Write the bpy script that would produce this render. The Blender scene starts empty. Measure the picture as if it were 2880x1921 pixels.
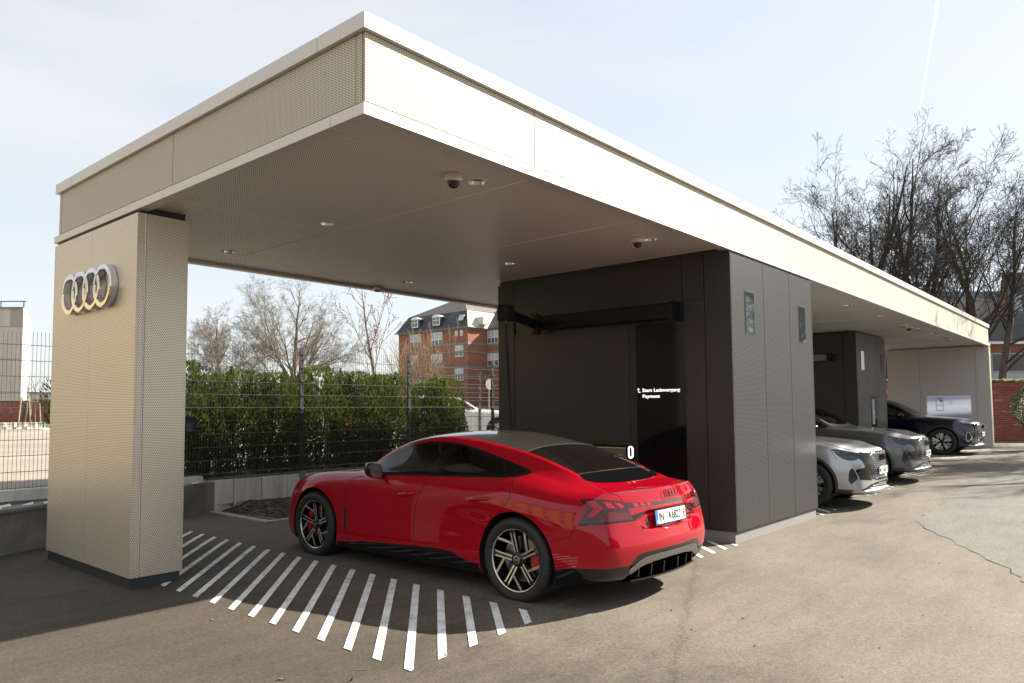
import bpy, bmesh, math, random
import numpy as np
from mathutils import Matrix, Vector
random.seed(7)
rad = math.radians
scn = bpy.context.scene
COL = scn.collection
# ------------------------------------------------------------------ camera
cam_d = bpy.data.cameras.new('camera')
cam = bpy.data.objects.new('camera', cam_d)
COL.objects.link(cam)
cam_d.sensor_width = 36
cam_d.lens = 26.1206
cam_d.shift_x = 0.04613
cam_d.shift_y = 0.02027
cam_d.clip_start = 0.05
cam_d.clip_end = 9000
cam.matrix_world = (Matrix.Translation((-2.9913, -3.6234, 1.6013)) @ Matrix.Rotation(-0.826948, 4, 'Z')
                    @ Matrix.Rotation(math.pi / 2 + 0.062197, 4, 'X') @ Matrix.Rotation(-0.004167, 4, 'Z'))
scn.camera = cam
# ------------------------------------------------------------------ sky, sun, exposure
SUN = Vector((1.36, -0.695, 1.0)).normalized()
w = bpy.data.worlds.new('World')
scn.world = w
w.use_nodes = True
nt = w.node_tree
bg = nt.nodes['Background']
sky = nt.nodes.new('ShaderNodeTexSky')
sky.sky_type = 'NISHITA'
sky.sun_disc = False
sky.sun_elevation = math.asin(SUN.z)
sky.sun_rotation = math.atan2(SUN.x, SUN.y)
sky.altitude = 100
sky.air_density = 1.0
sky.dust_density = 0.8
sky.ozone_density = 1.2
tc = nt.nodes.new('ShaderNodeTexCoord')
mp = nt.nodes.new('ShaderNodeMapping')
mp.inputs['Scale'].default_value = (1.0, 1.6, 5.0)
mp.inputs['Rotation'].default_value = (0.25, 0.1, 0.5)
no = nt.nodes.new('ShaderNodeTexNoise')
no.inputs['Scale'].default_value = 1.5
no.inputs['Detail'].default_value = 7
no.inputs['Roughness'].default_value = 0.55
rp = nt.nodes.new('ShaderNodeMapRange')
rp.inputs['From Min'].default_value = 0.30
rp.inputs['From Max'].default_value = 0.72
rp.inputs['To Min'].default_value = 0.62
rp.inputs['To Max'].default_value = 0.90
mx = nt.nodes.new('ShaderNodeMixRGB')
mx.inputs['Color2'].default_value = (4.6, 4.72, 4.78, 1)
L = nt.links.new
L(tc.outputs['Generated'], mp.inputs['Vector'])
L(mp.outputs['Vector'], no.inputs['Vector'])
L(no.outputs['Fac'], rp.inputs['Value'])
L(rp.outputs['Result'], mx.inputs['Fac'])
L(sky.outputs['Color'], mx.inputs['Color1'])
L(mx.outputs['Color'], bg.inputs['Color'])
bg.inputs['Strength'].default_value = 0.075
sd = bpy.data.lights.new('sun', 'SUN')
sd.energy = 5.0
sd.angle = rad(0.55)
sd.color = (1.0, 0.93, 0.82)
so = bpy.data.objects.new('sun', sd)
COL.objects.link(so)
so.rotation_euler = SUN.to_track_quat('Z', 'Y').to_euler()
scn.view_settings.view_transform = 'Standard'
scn.view_settings.look = 'None'
scn.view_settings.exposure = 1.45
scn.view_settings.gamma = 1
scn.cycles.max_bounces = 8
scn.cycles.transparent_max_bounces = 24

# ------------------------------------------------------------------ helpers
def tag(o, label=None, cat=None, group=None, kind=None):
    if label: o['label'] = label
    if cat: o['category'] = cat
    if group: o['group'] = group
    if kind: o['kind'] = kind
    return o

def thing(name, label, cat, loc=(0, 0, 0), rz=0, group=None):
    o = bpy.data.objects.new(name, None)
    COL.objects.link(o)
    o.location = loc
    o.rotation_euler = (0, 0, rz)
    o.empty_display_size = 0.2
    return tag(o, label, cat, group)

def copy_tree(o, parent=None):
    c = o.copy()
    COL.objects.link(c)
    c.parent = parent
    for ch in list(o.children):
        copy_tree(ch, c)
    return c

def link(name, me, parent=None):
    o = bpy.data.objects.new(name, me)
    COL.objects.link(o)
    if parent: o.parent = parent
    return o

class MB:
    """collects faces (with material slots) and links them as one mesh object"""
    def __init__(self):
        self.v = []; self.f = []; self.m = []; self.s = []
    def add(self, vs, fs, mi=0, smooth=False):
        b = len(self.v)
        self.v += [tuple(p) for p in vs]
        for f in fs:
            self.f.append([b + i for i in f]); self.m.append(mi); self.s.append(smooth)
        return self
    def box(self, a, b, mi=0):
        x0, y0, z0 = a; x1, y1, z1 = b
        return self.add([(x0, y0, z0), (x1, y0, z0), (x1, y1, z0), (x0, y1, z0), (x0, y0, z1), (x1, y0, z1), (x1, y1, z1), (x0, y1, z1)],
                        [(0, 3, 2, 1), (4, 5, 6, 7), (0, 1, 5, 4), (1, 2, 6, 5), (2, 3, 7, 6), (3, 0, 4, 7)], mi)
    def quad(self, a, b, c, d, mi=0):
        return self.add([a, b, c, d], [(0, 1, 2, 3)], mi)
    def prism(self, pts, z0, z1, mi=0):
        n = len(pts)
        vs = [(x, y, z0) for x, y in pts] + [(x, y, z1) for x, y in pts]
        fs = [tuple(range(n - 1, -1, -1)), tuple(range(n, 2 * n))] + [(i, (i + 1) % n, n + (i + 1) % n, n + i) for i in range(n)]
        return self.add(vs, fs, mi)
    def extrude(self, pts, d, mi=0):
        """closed 3D outline pushed along vector d"""
        n = len(pts); d = Vector(d)
        vs = [Vector(p) for p in pts] + [Vector(p) + d for p in pts]
        fs = [tuple(range(n)), tuple(range(2 * n - 1, n - 1, -1))] + [(i, n + i, n + (i + 1) % n, (i + 1) % n) for i in range(n)]
        return self.add(vs, fs, mi)
    def tube(self, pts, r, n=8, mi=0, cap=True, smooth=True, closed=False):
        pts = [Vector(p) for p in pts]
        k = len(pts)
        rs = r if hasattr(r, '__len__') else [r] * k
        vs = []; fs = []
        up = None
        for i, p in enumerate(pts):
            if closed: t = pts[(i + 1) % k] - pts[i - 1]
            else: t = pts[min(i + 1, k - 1)] - pts[max(i - 1, 0)]
            if t.length < 1e-9: t = Vector((0, 0, 1))
            t.normalize()
            if up is None:
                up = Vector((0, 0, 1)) if abs(t.z) < 0.9 else Vector((1, 0, 0))
            a = t.cross(up)
            if a.length < 1e-6: a = t.orthogonal()
            a.normalize(); b = a.cross(t); up = b
            for j in range(n):
                q = 2 * math.pi * j / n
                vs.append(p + (a * math.cos(q) + b * math.sin(q)) * rs[i])
        for i in range(k if closed else k - 1):
            i2 = (i + 1) % k
            for j in range(n):
                fs.append((i * n + j, i * n + (j + 1) % n, i2 * n + (j + 1) % n, i2 * n + j))
        self.add(vs, fs, mi, smooth)
        if cap and not closed:
            self.add(vs[:n], [tuple(range(n - 1, -1, -1))], mi)
            self.add(vs[-n:], [tuple(range(n))], mi)
        return self
    def lathe(self, prof, n=32, mi=0, axis='Z', c=(0, 0, 0), smooth=True):
        """profile of (r, h) turned around an axis through c"""
        vs = []; fs = []
        for r, h in prof:
            for j in range(n):
                q = 2 * math.pi * j / n
                x, y = r * math.cos(q), r * math.sin(q)
                p = {'Z': (x, y, h), 'X': (h, x, y), 'Y': (x, h, y)}[axis]
                vs.append((p[0] + c[0], p[1] + c[1], p[2] + c[2]))
        for i in range(len(prof) - 1):
            for j in range(n):
                fs.append((i * n + j, i * n + (j + 1) % n, (i + 1) * n + (j + 1) % n, (i + 1) * n + j))
        return self.add(vs, fs, mi, smooth)
    def mesh(self, name, mats, uv=False, bevel=0):
        me = bpy.data.meshes.new(name)
        me.from_pydata(self.v, [], self.f)
        for m in (mats if isinstance(mats, (list, tuple)) else [mats]): me.materials.append(m)
        me.polygons.foreach_set('material_index', self.m)
        me.polygons.foreach_set('use_smooth', self.s)
        me.update()
        if bevel:
            bm = bmesh.new(); bm.from_mesh(me)
            bmesh.ops.recalc_face_normals(bm, faces=bm.faces)
            bmesh.ops.bevel(bm, geom=[e for e in bm.edges if len(e.link_faces) == 2 and e.calc_face_angle(0) > 0.6], offset=bevel, segments=2, profile=0.5, affect='EDGES')
            bm.to_mesh(me); bm.free()
        if uv: box_uv(me)
        return me
    def build(self, name, mats, parent=None, uv=False, bevel=0):
        return link(name, self.mesh(name, mats, uv, bevel), parent)

def box_uv(me):
    """UVs in metres, laid on each face along its main plane"""
    uv = me.uv_layers.new(name='UVMap')
    for p in me.polygons:
        n = p.normal
        ax = max(range(3), key=lambda i: abs(n[i]))
        for li in p.loop_indices:
            c = me.vertices[me.loops[li].vertex_index].co
            uv.data[li].uv = (c.y, c.z) if ax == 0 else ((c.x, c.z) if ax == 1 else (c.x, c.y))

# ------------------------------------------------------------------ materials
def mat(name, col=(.5, .5, .5), rough=.5, metal=0, spec=.5, coat=0, emit=None, es=0):
    m = bpy.data.materials.new(name)
    m.use_nodes = True
    b = m.node_tree.nodes['Principled BSDF']
    b.inputs['Base Color'].default_value = (*col, 1)
    b.inputs['Roughness'].default_value = rough
    b.inputs['Metallic'].default_value = metal
    b.inputs['Specular IOR Level'].default_value = spec
    b.inputs['Coat Weight'].default_value = coat
    b.inputs['Coat Roughness'].default_value = 0.03
    if emit:
        b.inputs['Emission Color'].default_value = (*emit, 1)
        b.inputs['Emission Strength'].default_value = es
    return m

def nodes(m):
    t = m.node_tree
    return t, t.nodes['Principled BSDF'], t.nodes.new, t.links.new

def noisy(m, c1, c2, scale=4, detail=6, lo=.35, hi=.65, bump=0, bscale=None, bdist=.01, rough=None, coord='Object', stretch=None, rr=.6):
    """base colour wandering between two tones, with an optional fine bump"""
    t, b, N, K = nodes(m)
    tc = N('ShaderNodeTexCoord')
    src = tc.outputs[coord]
    if stretch:
        mp = N('ShaderNodeMapping'); mp.inputs['Scale'].default_value = stretch
        K(src, mp.inputs['Vector']); src = mp.outputs['Vector']
    n = N('ShaderNodeTexNoise'); n.inputs['Scale'].default_value = scale; n.inputs['Detail'].default_value = detail; n.inputs['Roughness'].default_value = rr
    K(src, n.inputs['Vector'])
    r = N('ShaderNodeValToRGB')
    r.color_ramp.elements[0].position = lo; r.color_ramp.elements[0].color = (*c1, 1)
    r.color_ramp.elements[1].position = hi; r.color_ramp.elements[1].color = (*c2, 1)
    K(n.outputs['Fac'], r.inputs['Fac']); K(r.outputs['Color'], b.inputs['Base Color'])
    if bump:
        n2 = N('ShaderNodeTexNoise'); n2.inputs['Scale'].default_value = bscale or scale * 8; n2.inputs['Detail'].default_value = 5
        K(src, n2.inputs['Vector'])
        bp = N('ShaderNodeBump'); bp.inputs['Strength'].default_value = bump; bp.inputs['Distance'].default_value = bdist
        K(n2.outputs['Fac'], bp.inputs['Height']); K(bp.outputs['Normal'], b.inputs['Normal'])
    return r

def perforated(name, col, rough, metal, pitch=.016, hole=.0040, dark=(.012, .011, .010), spec=.5, wave=0, turn=False):
    """sheet metal pierced by staggered round holes; UVs are metres"""
    m = mat(name, col, rough, metal, spec)
    t, b, N, K = nodes(m)
    uv = N('ShaderNodeUVMap')
    px, py = (pitch * 1.732, pitch) if turn else (pitch, pitch * 1.732)
    ds = []
    for ox, oy in ((0, 0), (px / 2, py / 2)):
        ad = N('ShaderNodeVectorMath'); ad.operation = 'ADD'; ad.inputs[1].default_value = (ox, oy, 0)
        K(uv.outputs['UV'], ad.inputs[0])
        wr = N('ShaderNodeVectorMath'); wr.operation = 'WRAP'
        wr.inputs[1].default_value = (px / 2, py / 2, 1); wr.inputs[2].default_value = (-px / 2, -py / 2, -1)
        K(ad.outputs[0], wr.inputs[0])
        ml = N('ShaderNodeVectorMath'); ml.operation = 'MULTIPLY'; ml.inputs[1].default_value = (1, 1, 0)
        K(wr.outputs[0], ml.inputs[0])
        ln = N('ShaderNodeVectorMath'); ln.operation = 'LENGTH'
        K(ml.outputs[0], ln.inputs[0]); ds.append(ln.outputs['Value'])
    mn = N('ShaderNodeMath'); mn.operation = 'MINIMUM'
    K(ds[0], mn.inputs[0]); K(ds[1], mn.inputs[1])
    mr = N('ShaderNodeMapRange')
    mr.inputs['From Min'].default_value = hole + .0005; mr.inputs['From Max'].default_value = hole - .0005
    K(mn.outputs[0], mr.inputs['Value'])
    hb = N('ShaderNodeBsdfDiffuse'); hb.inputs['Color'].default_value = (*dark, 1)
    ms = N('ShaderNodeMixShader')
    out = t.nodes['Material Output']
    K(mr.outputs['Result'], ms.inputs['Fac']); K(b.outputs[0], ms.inputs[1]); K(hb.outputs[0], ms.inputs[2])
    K(ms.outputs[0], out.inputs['Surface'])
    if wave:
        tc = N('ShaderNodeTexCoord'); n = N('ShaderNodeTexNoise'); n.inputs['Scale'].default_value = .8; n.inputs['Detail'].default_value = 1
        K(tc.outputs['Object'], n.inputs['Vector'])
        bp = N('ShaderNodeBump'); bp.inputs['Strength'].default_value = wave; bp.inputs['Distance'].default_value = .05
        K(n.outputs['Fac'], bp.inputs['Height']); K(bp.outputs['Normal'], b.inputs['Normal'])
    return m

def glass(name, tint, gloss_rough=.0, refl=1.0):
    """thin tinted pane: tinted see-through mixed with a clear reflection"""
    m = bpy.data.materials.new(name); m.use_nodes = True
    t = m.node_tree; N = t.nodes.new; K = t.links.new
    t.nodes.remove(t.nodes['Principled BSDF'])
    tr = N('ShaderNodeBsdfTransparent'); tr.inputs['Color'].default_value = (*tint, 1)
    gl = N('ShaderNodeBsdfGlossy'); gl.inputs['Roughness'].default_value = gloss_rough; gl.inputs['Color'].default_value = (refl, refl, refl, 1)
    fr = N('ShaderNodeFresnel'); fr.inputs['IOR'].default_value = 1.52
    ms = N('ShaderNodeMixShader')
    K(fr.outputs[0], ms.inputs['Fac']); K(tr.outputs[0], ms.inputs[1]); K(gl.outputs[0], ms.inputs[2])
    K(ms.outputs[0], t.nodes['Material Output'].inputs['Surface'])
    return m

def carpaint(name, col, rough=.28, metal=.5, coat=1.0):
    m = mat(name, col, rough, metal, .5, coat)
    return m

CLAD = perforated('champagne_perforated', (.76, .69, .56), .36, 0.45, pitch=.018, hole=.0041, wave=.08)
CLADF = perforated('champagne_perforated_fascia', (.60, .55, .44), .55, 0.0, pitch=.018, hole=.0041, wave=.08, turn=True)  # same sheet as the pillar, colour darkened against the sun on the front
TRIM = mat('pale_trim', (.62, .59, .55), .45, .5)
SOFF = perforated('soffit_perforated', (.74, .695, .635), .42, .2, pitch=.018, hole=.0042, wave=.25)
DARKP = perforated('black_perforated', (.044, .044, .042), .42, 0, pitch=.018, hole=.0048, dark=(.003, .004, .004))
DARK = mat('black_metal', (.03, .03, .03), .4, .3)
PLINTH = mat('plinth_grey', (.035, .038, .042), .55, 0)
PLINTHL = mat('plinth_light', (.22, .22, .21), .6, 0)
BLACKG = mat('black_gloss', (.006, .006, .007), .06, 0, .5)
BLACKM = mat('black_plastic', (.018, .018, .019), .45)
RUBBER = mat('rubber', (.016, .016, .016), .75)
CHROME = mat('chrome', (.75, .75, .76), .12, 1)
ALU = mat('brushed_aluminium', (.62, .61, .60), .28, 1)
WHITE = mat('white_paint_line', (.75, .75, .74), .75)
noisy(WHITE, (.52, .51, .49), (.80, .80, .79), 7, 8, .30, .56)
_t, _b, _N, _K = nodes(WHITE)      # scuffed through to the asphalt in small specks
_c = _N('ShaderNodeTexCoord'); _n = _N('ShaderNodeTexNoise'); _n.inputs['Scale'].default_value = 60; _n.inputs['Detail'].default_value = 6; _n.inputs['Roughness'].default_value = .7; _K(_c.outputs['Object'], _n.inputs['Vector'])
_n2 = _N('ShaderNodeTexNoise'); _n2.inputs['Scale'].default_value = 2.2; _n2.inputs['Detail'].default_value = 4; _K(_c.outputs['Object'], _n2.inputs['Vector'])
_a = _N('ShaderNodeMath'); _a.operation = 'MULTIPLY_ADD'; _a.inputs[1].default_value = .55; _K(_n2.outputs['Fac'], _a.inputs[0]); _K(_n.outputs['Fac'], _a.inputs[2])
_r = _N('ShaderNodeMapRange'); _r.inputs['From Min'].default_value = .88; _r.inputs['From Max'].default_value = .94; _K(_a.outputs[0], _r.inputs['Value'])
_m = _N('ShaderNodeMixRGB'); _m.inputs['Color2'].default_value = (.16, .14, .12, 1); _K(_r.outputs['Result'], _m.inputs['Fac'])
_K(_b.inputs['Base Color'].links[0].from_socket, _m.inputs['Color1']); _K(_m.outputs['Color'], _b.inputs['Base Color'])
WHITEP = mat('white_enamel', (.78, .78, .76), .4)
LETTER = mat('lit_lettering', (.85, .8, .75), .5, emit=(1, .86, .76), es=.6)
LEDW = mat('led_light', (.9, .9, 1), .4, emit=(.88, .86, 1), es=2.6)
# ------------------------------------------------------------------ ground
def gz(x):
    if x < .2: return -.045
    if x < 1.6: return -.045 + .045 * (x - .2) / 1.4
    if x < 8.5: return 0.0
    if x < 25.4: return (x - 8.5) * .01775
    return .30

ASPH = mat('asphalt', (.2, .18, .16), .85, 0, .3)
def asphalt_nodes(m, c_dark, c_mid, c_light, joint=True, speck=.30):
    t, b, N, K = nodes(m)
    tc = N('ShaderNodeTexCoord')
    def noise(s, d, r=.6, st=None):
        n = N('ShaderNodeTexNoise'); n.inputs['Scale'].default_value = s; n.inputs['Detail'].default_value = d; n.inputs['Roughness'].default_value = r
        if st:
            mp = N('ShaderNodeMapping'); mp.inputs['Scale'].default_value = st; K(tc.outputs['Object'], mp.inputs['Vector']); K(mp.outputs['Vector'], n.inputs['Vector'])
        else: K(tc.outputs['Object'], n.inputs['Vector'])
        return n.outputs['Fac']
    big = noise(.55, 8, .62, (1, 1.6, 1))
    r = N('ShaderNodeValToRGB'); e = r.color_ramp.elements
    e[0].position = .25; e[0].color = (*c_dark, 1); e[1].position = .74; e[1].color = (*c_light, 1)
    q = e.new(.47); q.color = (*c_mid, 1)
    K(big, r.inputs['Fac'])
    fine = noise(95, 4, .75)
    mr = N('ShaderNodeMapRange'); mr.inputs['From Min'].default_value = .33; mr.inputs['From Max'].default_value = .67; mr.inputs['To Min'].default_value = 1 - speck; mr.inputs['To Max'].default_value = 1 + speck
    K(fine, mr.inputs['Value'])
    vg = N('ShaderNodeTexVoronoi'); vg.inputs['Scale'].default_value = 75; K(tc.outputs['Object'], vg.inputs['Vector'])
    sg_ = N('ShaderNodeSeparateColor'); K(vg.outputs['Color'], sg_.inputs['Color'])
    gr_ = N('ShaderNodeMapRange'); gr_.inputs['From Min'].default_value = 0; gr_.inputs['From Max'].default_value = 1; gr_.inputs['To Min'].default_value = .76; gr_.inputs['To Max'].default_value = 1.2; K(sg_.outputs['Red'], gr_.inputs['Value'])
    mg_ = N('ShaderNodeMath'); mg_.operation = 'MULTIPLY'; K(mr.outputs['Result'], mg_.inputs[0]); K(gr_.outputs['Result'], mg_.inputs[1])
    mul = N('ShaderNodeMixRGB'); mul.blend_type = 'MULTIPLY'; mul.inputs['Fac'].default_value = 1
    K(r.outputs['Color'], mul.inputs['Color1']); K(mg_.outputs[0], mul.inputs['Color2'])
    col = mul.outputs['Color']
    # oil drops and scuffs: small dark blots, thinly spread
    vo = N('ShaderNodeTexVoronoi'); vo.inputs['Scale'].default_value = 2.6; K(tc.outputs['Object'], vo.inputs['Vector'])
    wb = noise(9, 4)
    ad = N('ShaderNodeMath'); ad.operation = 'MULTIPLY_ADD'; ad.inputs[1].default_value = .22; K(wb, ad.inputs[0]); K(vo.outputs['Distance'], ad.inputs[2])
    m2 = N('ShaderNodeMapRange'); m2.inputs['From Min'].default_value = .13; m2.inputs['From Max'].default_value = .21; m2.inputs['To Min'].default_value = .78; m2.inputs['To Max'].default_value = 1
    K(ad.outputs[0], m2.inputs['Value'])
    mu2 = N('ShaderNodeMixRGB'); mu2.blend_type = 'MULTIPLY'; mu2.inputs['Fac'].default_value = 1
    K(col, mu2.inputs['Color1']); K(m2.outputs['Result'], mu2.inputs['Color2']); col = mu2.outputs['Color']
    # long faint tyre streaks
    st = noise(3, 6, .7, (.35, 2.2, 1))
    m3 = N('ShaderNodeMapRange'); m3.inputs['From Min'].default_value = .35; m3.inputs['From Max'].default_value = .6; m3.inputs['To Min'].default_value = .90; m3.inputs['To Max'].default_value = 1.05
    K(st, m3.inputs['Value'])
    mu3 = N('ShaderNodeMixRGB'); mu3.blend_type = 'MULTIPLY'; mu3.inputs['Fac'].default_value = 1
    K(col, mu3.inputs['Color1']); K(m3.outputs['Result'], mu3.inputs['Color2']); col = mu3.outputs['Color']
    if joint:   # the rough paving joint that runs out from behind the car
        sp = N('ShaderNodeSeparateXYZ'); K(tc.outputs['Object'], sp.inputs['Vector'])
        a = N('ShaderNodeMath'); a.operation = 'MULTIPLY_ADD'; a.inputs[1].default_value = JK; a.inputs[2].default_value = JC; K(sp.outputs['Y'], a.inputs[0])
        d = N('ShaderNodeMath'); d.operation = 'SUBTRACT'; K(sp.outputs['X'], d.inputs[0]); K(a.outputs[0], d.inputs[1])
        wv = noise(2.5, 5, .7); w2 = N('ShaderNodeMath'); w2.operation = 'MULTIPLY_ADD'; w2.inputs[1].default_value = .4; w2.inputs[2].default_value = -.2; K(wv, w2.inputs[0])
        d2 = N('ShaderNodeMath'); d2.operation = 'ADD'; K(d.outputs[0], d2.inputs[0]); K(w2.outputs[0], d2.inputs[1])
        ab = N('ShaderNodeMath'); ab.operation = 'ABSOLUTE'; K(d2.outputs[0], ab.inputs[0])
        gr = noise(28, 4, .8)
        th = N('ShaderNodeMath'); th.operation = 'MULTIPLY_ADD'; th.inputs[1].default_value = -.75; th.inputs[2].default_value = .42; K(gr, th.inputs[0])
        lt = N('ShaderNodeMath'); lt.operation = 'LESS_THAN'; K(ab.outputs[0], lt.inputs[0]); K(th.outputs[0], lt.inputs[1])
        mj = N('ShaderNodeMixRGB'); mj.blend_type = 'MULTIPLY'; mj.inputs['Color2'].default_value = (.74, .73, .72, 1)
        K(lt.outputs[0], mj.inputs['Fac']); K(col, mj.inputs['Color1']); col = mj.outputs['Color']
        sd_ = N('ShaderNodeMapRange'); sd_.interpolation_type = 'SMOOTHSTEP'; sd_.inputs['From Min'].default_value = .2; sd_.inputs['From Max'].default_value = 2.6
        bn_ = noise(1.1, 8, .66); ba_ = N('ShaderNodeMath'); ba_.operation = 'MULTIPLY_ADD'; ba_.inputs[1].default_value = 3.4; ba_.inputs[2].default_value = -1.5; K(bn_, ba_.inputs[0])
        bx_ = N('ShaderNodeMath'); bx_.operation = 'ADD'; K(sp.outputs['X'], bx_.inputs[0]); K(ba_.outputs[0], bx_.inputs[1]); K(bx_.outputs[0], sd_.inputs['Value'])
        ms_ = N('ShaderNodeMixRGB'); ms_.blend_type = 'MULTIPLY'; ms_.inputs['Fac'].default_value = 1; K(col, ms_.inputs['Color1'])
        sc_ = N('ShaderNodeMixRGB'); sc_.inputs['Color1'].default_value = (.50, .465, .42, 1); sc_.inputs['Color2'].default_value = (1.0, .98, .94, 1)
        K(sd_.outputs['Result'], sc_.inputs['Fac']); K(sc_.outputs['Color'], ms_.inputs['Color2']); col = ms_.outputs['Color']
    K(col, b.inputs['Base Color'])
    bp = N('ShaderNodeBump'); bp.inputs['Strength'].default_value = .35; bp.inputs['Distance'].default_value = .004
    K(fine, bp.inputs['Height']); K(bp.outputs['Normal'], b.inputs['Normal'])
JK, JC = 2.3205, 4.577
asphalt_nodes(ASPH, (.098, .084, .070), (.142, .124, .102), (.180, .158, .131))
OLDA = mat('old_asphalt', (.2, .19, .17), .9, 0, .3)
asphalt_nodes(OLDA, (.115, .107, .096), (.142, .132, .119), (.17, .159, .144), joint=False, speck=.5)
xs = [-3000, -400, -60, -12, -4, .2, .6, 1.1, 1.6, 8.5, 12, 16, 20, 25.4, 40, 90, 400, 3000]
ys = [-3000, -300, -40, -8, 0, 4, 8, 30, 300, 3000]
g = MB()
V = [(x, y, gz(x)) for y in ys for x in xs]
n = len(xs)
g.add(V, [(j * n + i, j * n + i + 1, (j + 1) * n + i + 1, (j + 1) * n + i) for j in range(len(ys) - 1) for i in range(n - 1)])
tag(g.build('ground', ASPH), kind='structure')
# older, coarser asphalt of the drive, cut along a ragged edge
crack = [(26, -.75), (18.24, -.98), (14.5, -1.0), (10.68, -1.12), (8.98, -1.12), (7.78, -1.69), (6.65, -2.24), (6.1, -2.51), (5.53, -2.71), (4.4, -3.3), (3.2, -3.9)]
rg = random.Random(5)
edge = []
for (x0, y0), (x1, y1) in zip(crack, crack[1:]):
    k = max(2, int(math.hypot(x1 - x0, y1 - y0) / .16))
    for i in range(k):
        q = i / k
        edge.append((x0 + (x1 - x0) * q + rg.uniform(-.03, .03), y0 + (y1 - y0) * q + rg.uniform(-.035, .035)))
edge.append(crack[-1])
g = MB()
for (x0, y0), (x1, y1) in zip(edge, edge[1:]):
    g.quad((x0, y0, gz(x0) + .004), (x1, y1, gz(x1) + .004), (x1, -14, gz(x1) + .004), (x0, -14, gz(x0) + .004))
tag(g.build('drive', OLDA), kind='structure')
g = MB()
CRK = mat('crack_dirt', (.085, .076, .066), .95)
for i in range(len(edge) - 1):
    (x0, y0), (x1, y1) = edge[i], edge[i + 1]
    if rg.random() < .62: continue
    a, c = rg.uniform(.001, .008), rg.uniform(.001, .008)
    g.quad((x0, y0 - a, gz(x0) + .008), (x1, y1 - c, gz(x1) + .008), (x1, y1 + c * .6, gz(x1) + .008), (x0, y0 + a * .6, gz(x0) + .008))
tag(g.build('crack', CRK), kind='structure')
# the raised lot beyond the fence
LOT = mat('lot_paving', (.30, .265, .215), .85, 0, .3)
noisy(LOT, (.25, .22, .18), (.33, .29, .24), .35, 6, .35, .65)
g = MB()
g.add([(-600, 7.32, .50), (27, 7.32, .50), (27, 14, .50), (200, 60, .5), (900, 900, .50), (-600, 900, .50)], [(0, 1, 2, 3, 4, 5)])
tag(g.build('lot_ground', LOT), kind='structure')

# ------------------------------------------------------------------ painted hatching of the bays
def clip(poly, a, b, c):
    """keep the side a*x+b*y+c >= 0"""
    out = []
    for i, p in enumerate(poly):
        q = poly[(i + 1) % len(poly)]
        dp = a * p[0] + b * p[1] + c; dq = a * q[0] + b * q[1] + c
        if dp >= 0: out.append(p)
        if dp * dq < 0:
            t = dp / (dp - dq); out.append((p[0] + (q[0] - p[0]) * t, p[1] + (q[1] - p[1]) * t))
    return out
def hatching(x0, x1, y0, y1, c0, kmin, kmax, xslant=0):
    g = MB()
    for k in range(kmin, kmax):
        c = c0 + .305 * k
        pl = [(x0 - 1, x0 - 1 + c), (x1 + 1, x1 + 1 + c), (x1 + 1, x1 + 1 + c + .085), (x0 - 1, x0 - 1 + c + .085)]
        for cl in ((1, 0, -x0), (-1, xslant, x1), (0, 1, -y0), (0, -1, y1)):
            pl = clip(pl, *cl) if pl else pl
        if len(pl) > 2:
            brk = [-9, .2, .6, 1.1, 1.6, 8.5, 12, 16, 20, 25.4, 40]
            for u0, u1 in zip(brk, brk[1:]):
                q = clip(clip(pl, 1, 0, -u0), -1, 0, u1) if max(p[0] for p in pl) > u0 and min(p[0] for p in pl) < u1 else []
                if len(q) > 2: g.add([(x, y, gz(x) + .005) for x, y in q], [tuple(range(len(q)))])
    return tag(g.build('bay_marking', WHITE), kind='structure')
hatching(.28, 1.745, -.14, 5.75, -.36 - .085, -12, 20, .018)
hatching(3.95, 5.62, -.03, 5.3, -5.33, -4, 25)
hatching(8.75, 9.45, .0, 5, -9.12, -6, 25)
hatching(11.45, 13.25, .0, 5, -11.72, -8, 25)
hatching(15.3, 17.2, .0, 5, -15.4, -8, 25)
hatching(20.2, 21.5, .1, 5, -20.5, -6, 25)
hatching(23.5, 25.1, .05, 5, -23.9, -8, 25)

# ------------------------------------------------------------------ canopy roof
ZT, ZCB, ZM, ZTB, MX, LY = 4.1785, 4.067, 3.600, 3.493, 25.447, 5.4847
ZS = 3.53
cano = thing('canopy', 'long flat canopy roof with perforated pale fascia over all charging bays', 'canopy', (0, 0, 0))
g = MB(); gp = .004
def strip_ring(g, z0, z1, w_, xcuts, ycuts, mi=0):
    for a, c in zip(xcuts, xcuts[1:]):
        g.box((a + (gp if a > 0 else 0), 0, z0), (c, w_, z1), mi); g.box((a + (gp if a > 0 else 0), LY - w_, z0), (c, LY, z1), mi)
    for a, c in zip(ycuts, ycuts[1:]):
        lo = max(a, w_) + (gp if a > 0 else 0); hi = min(c, LY - w_)
        g.box((0, lo, z0), (w_, hi, z1), mi); g.box((MX - w_, lo, z0), (MX, hi, z1), mi)
strip_ring(g, ZCB, ZT, .25, [0, .53, 4.0, 7.5, 11, 14.5, 18, 21.5, MX], [0, .506, 5.014, LY])
g.build('coping', TRIM, cano, bevel=.004)
g = MB()
strip_ring(g, ZTB, 3.572, .115, [0, .9, 4.4, 7.9, 11.4, 14.9, 18.4, 21.9, MX], [0, .35, 2.8, LY])
g.build('edge_trim', TRIM, cano, bevel=.003)
g = MB()
g.box((.09, .09, 3.56), (MX - .09, LY - .09, 4.10))
g.build('roof_core', DARK, cano)
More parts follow.
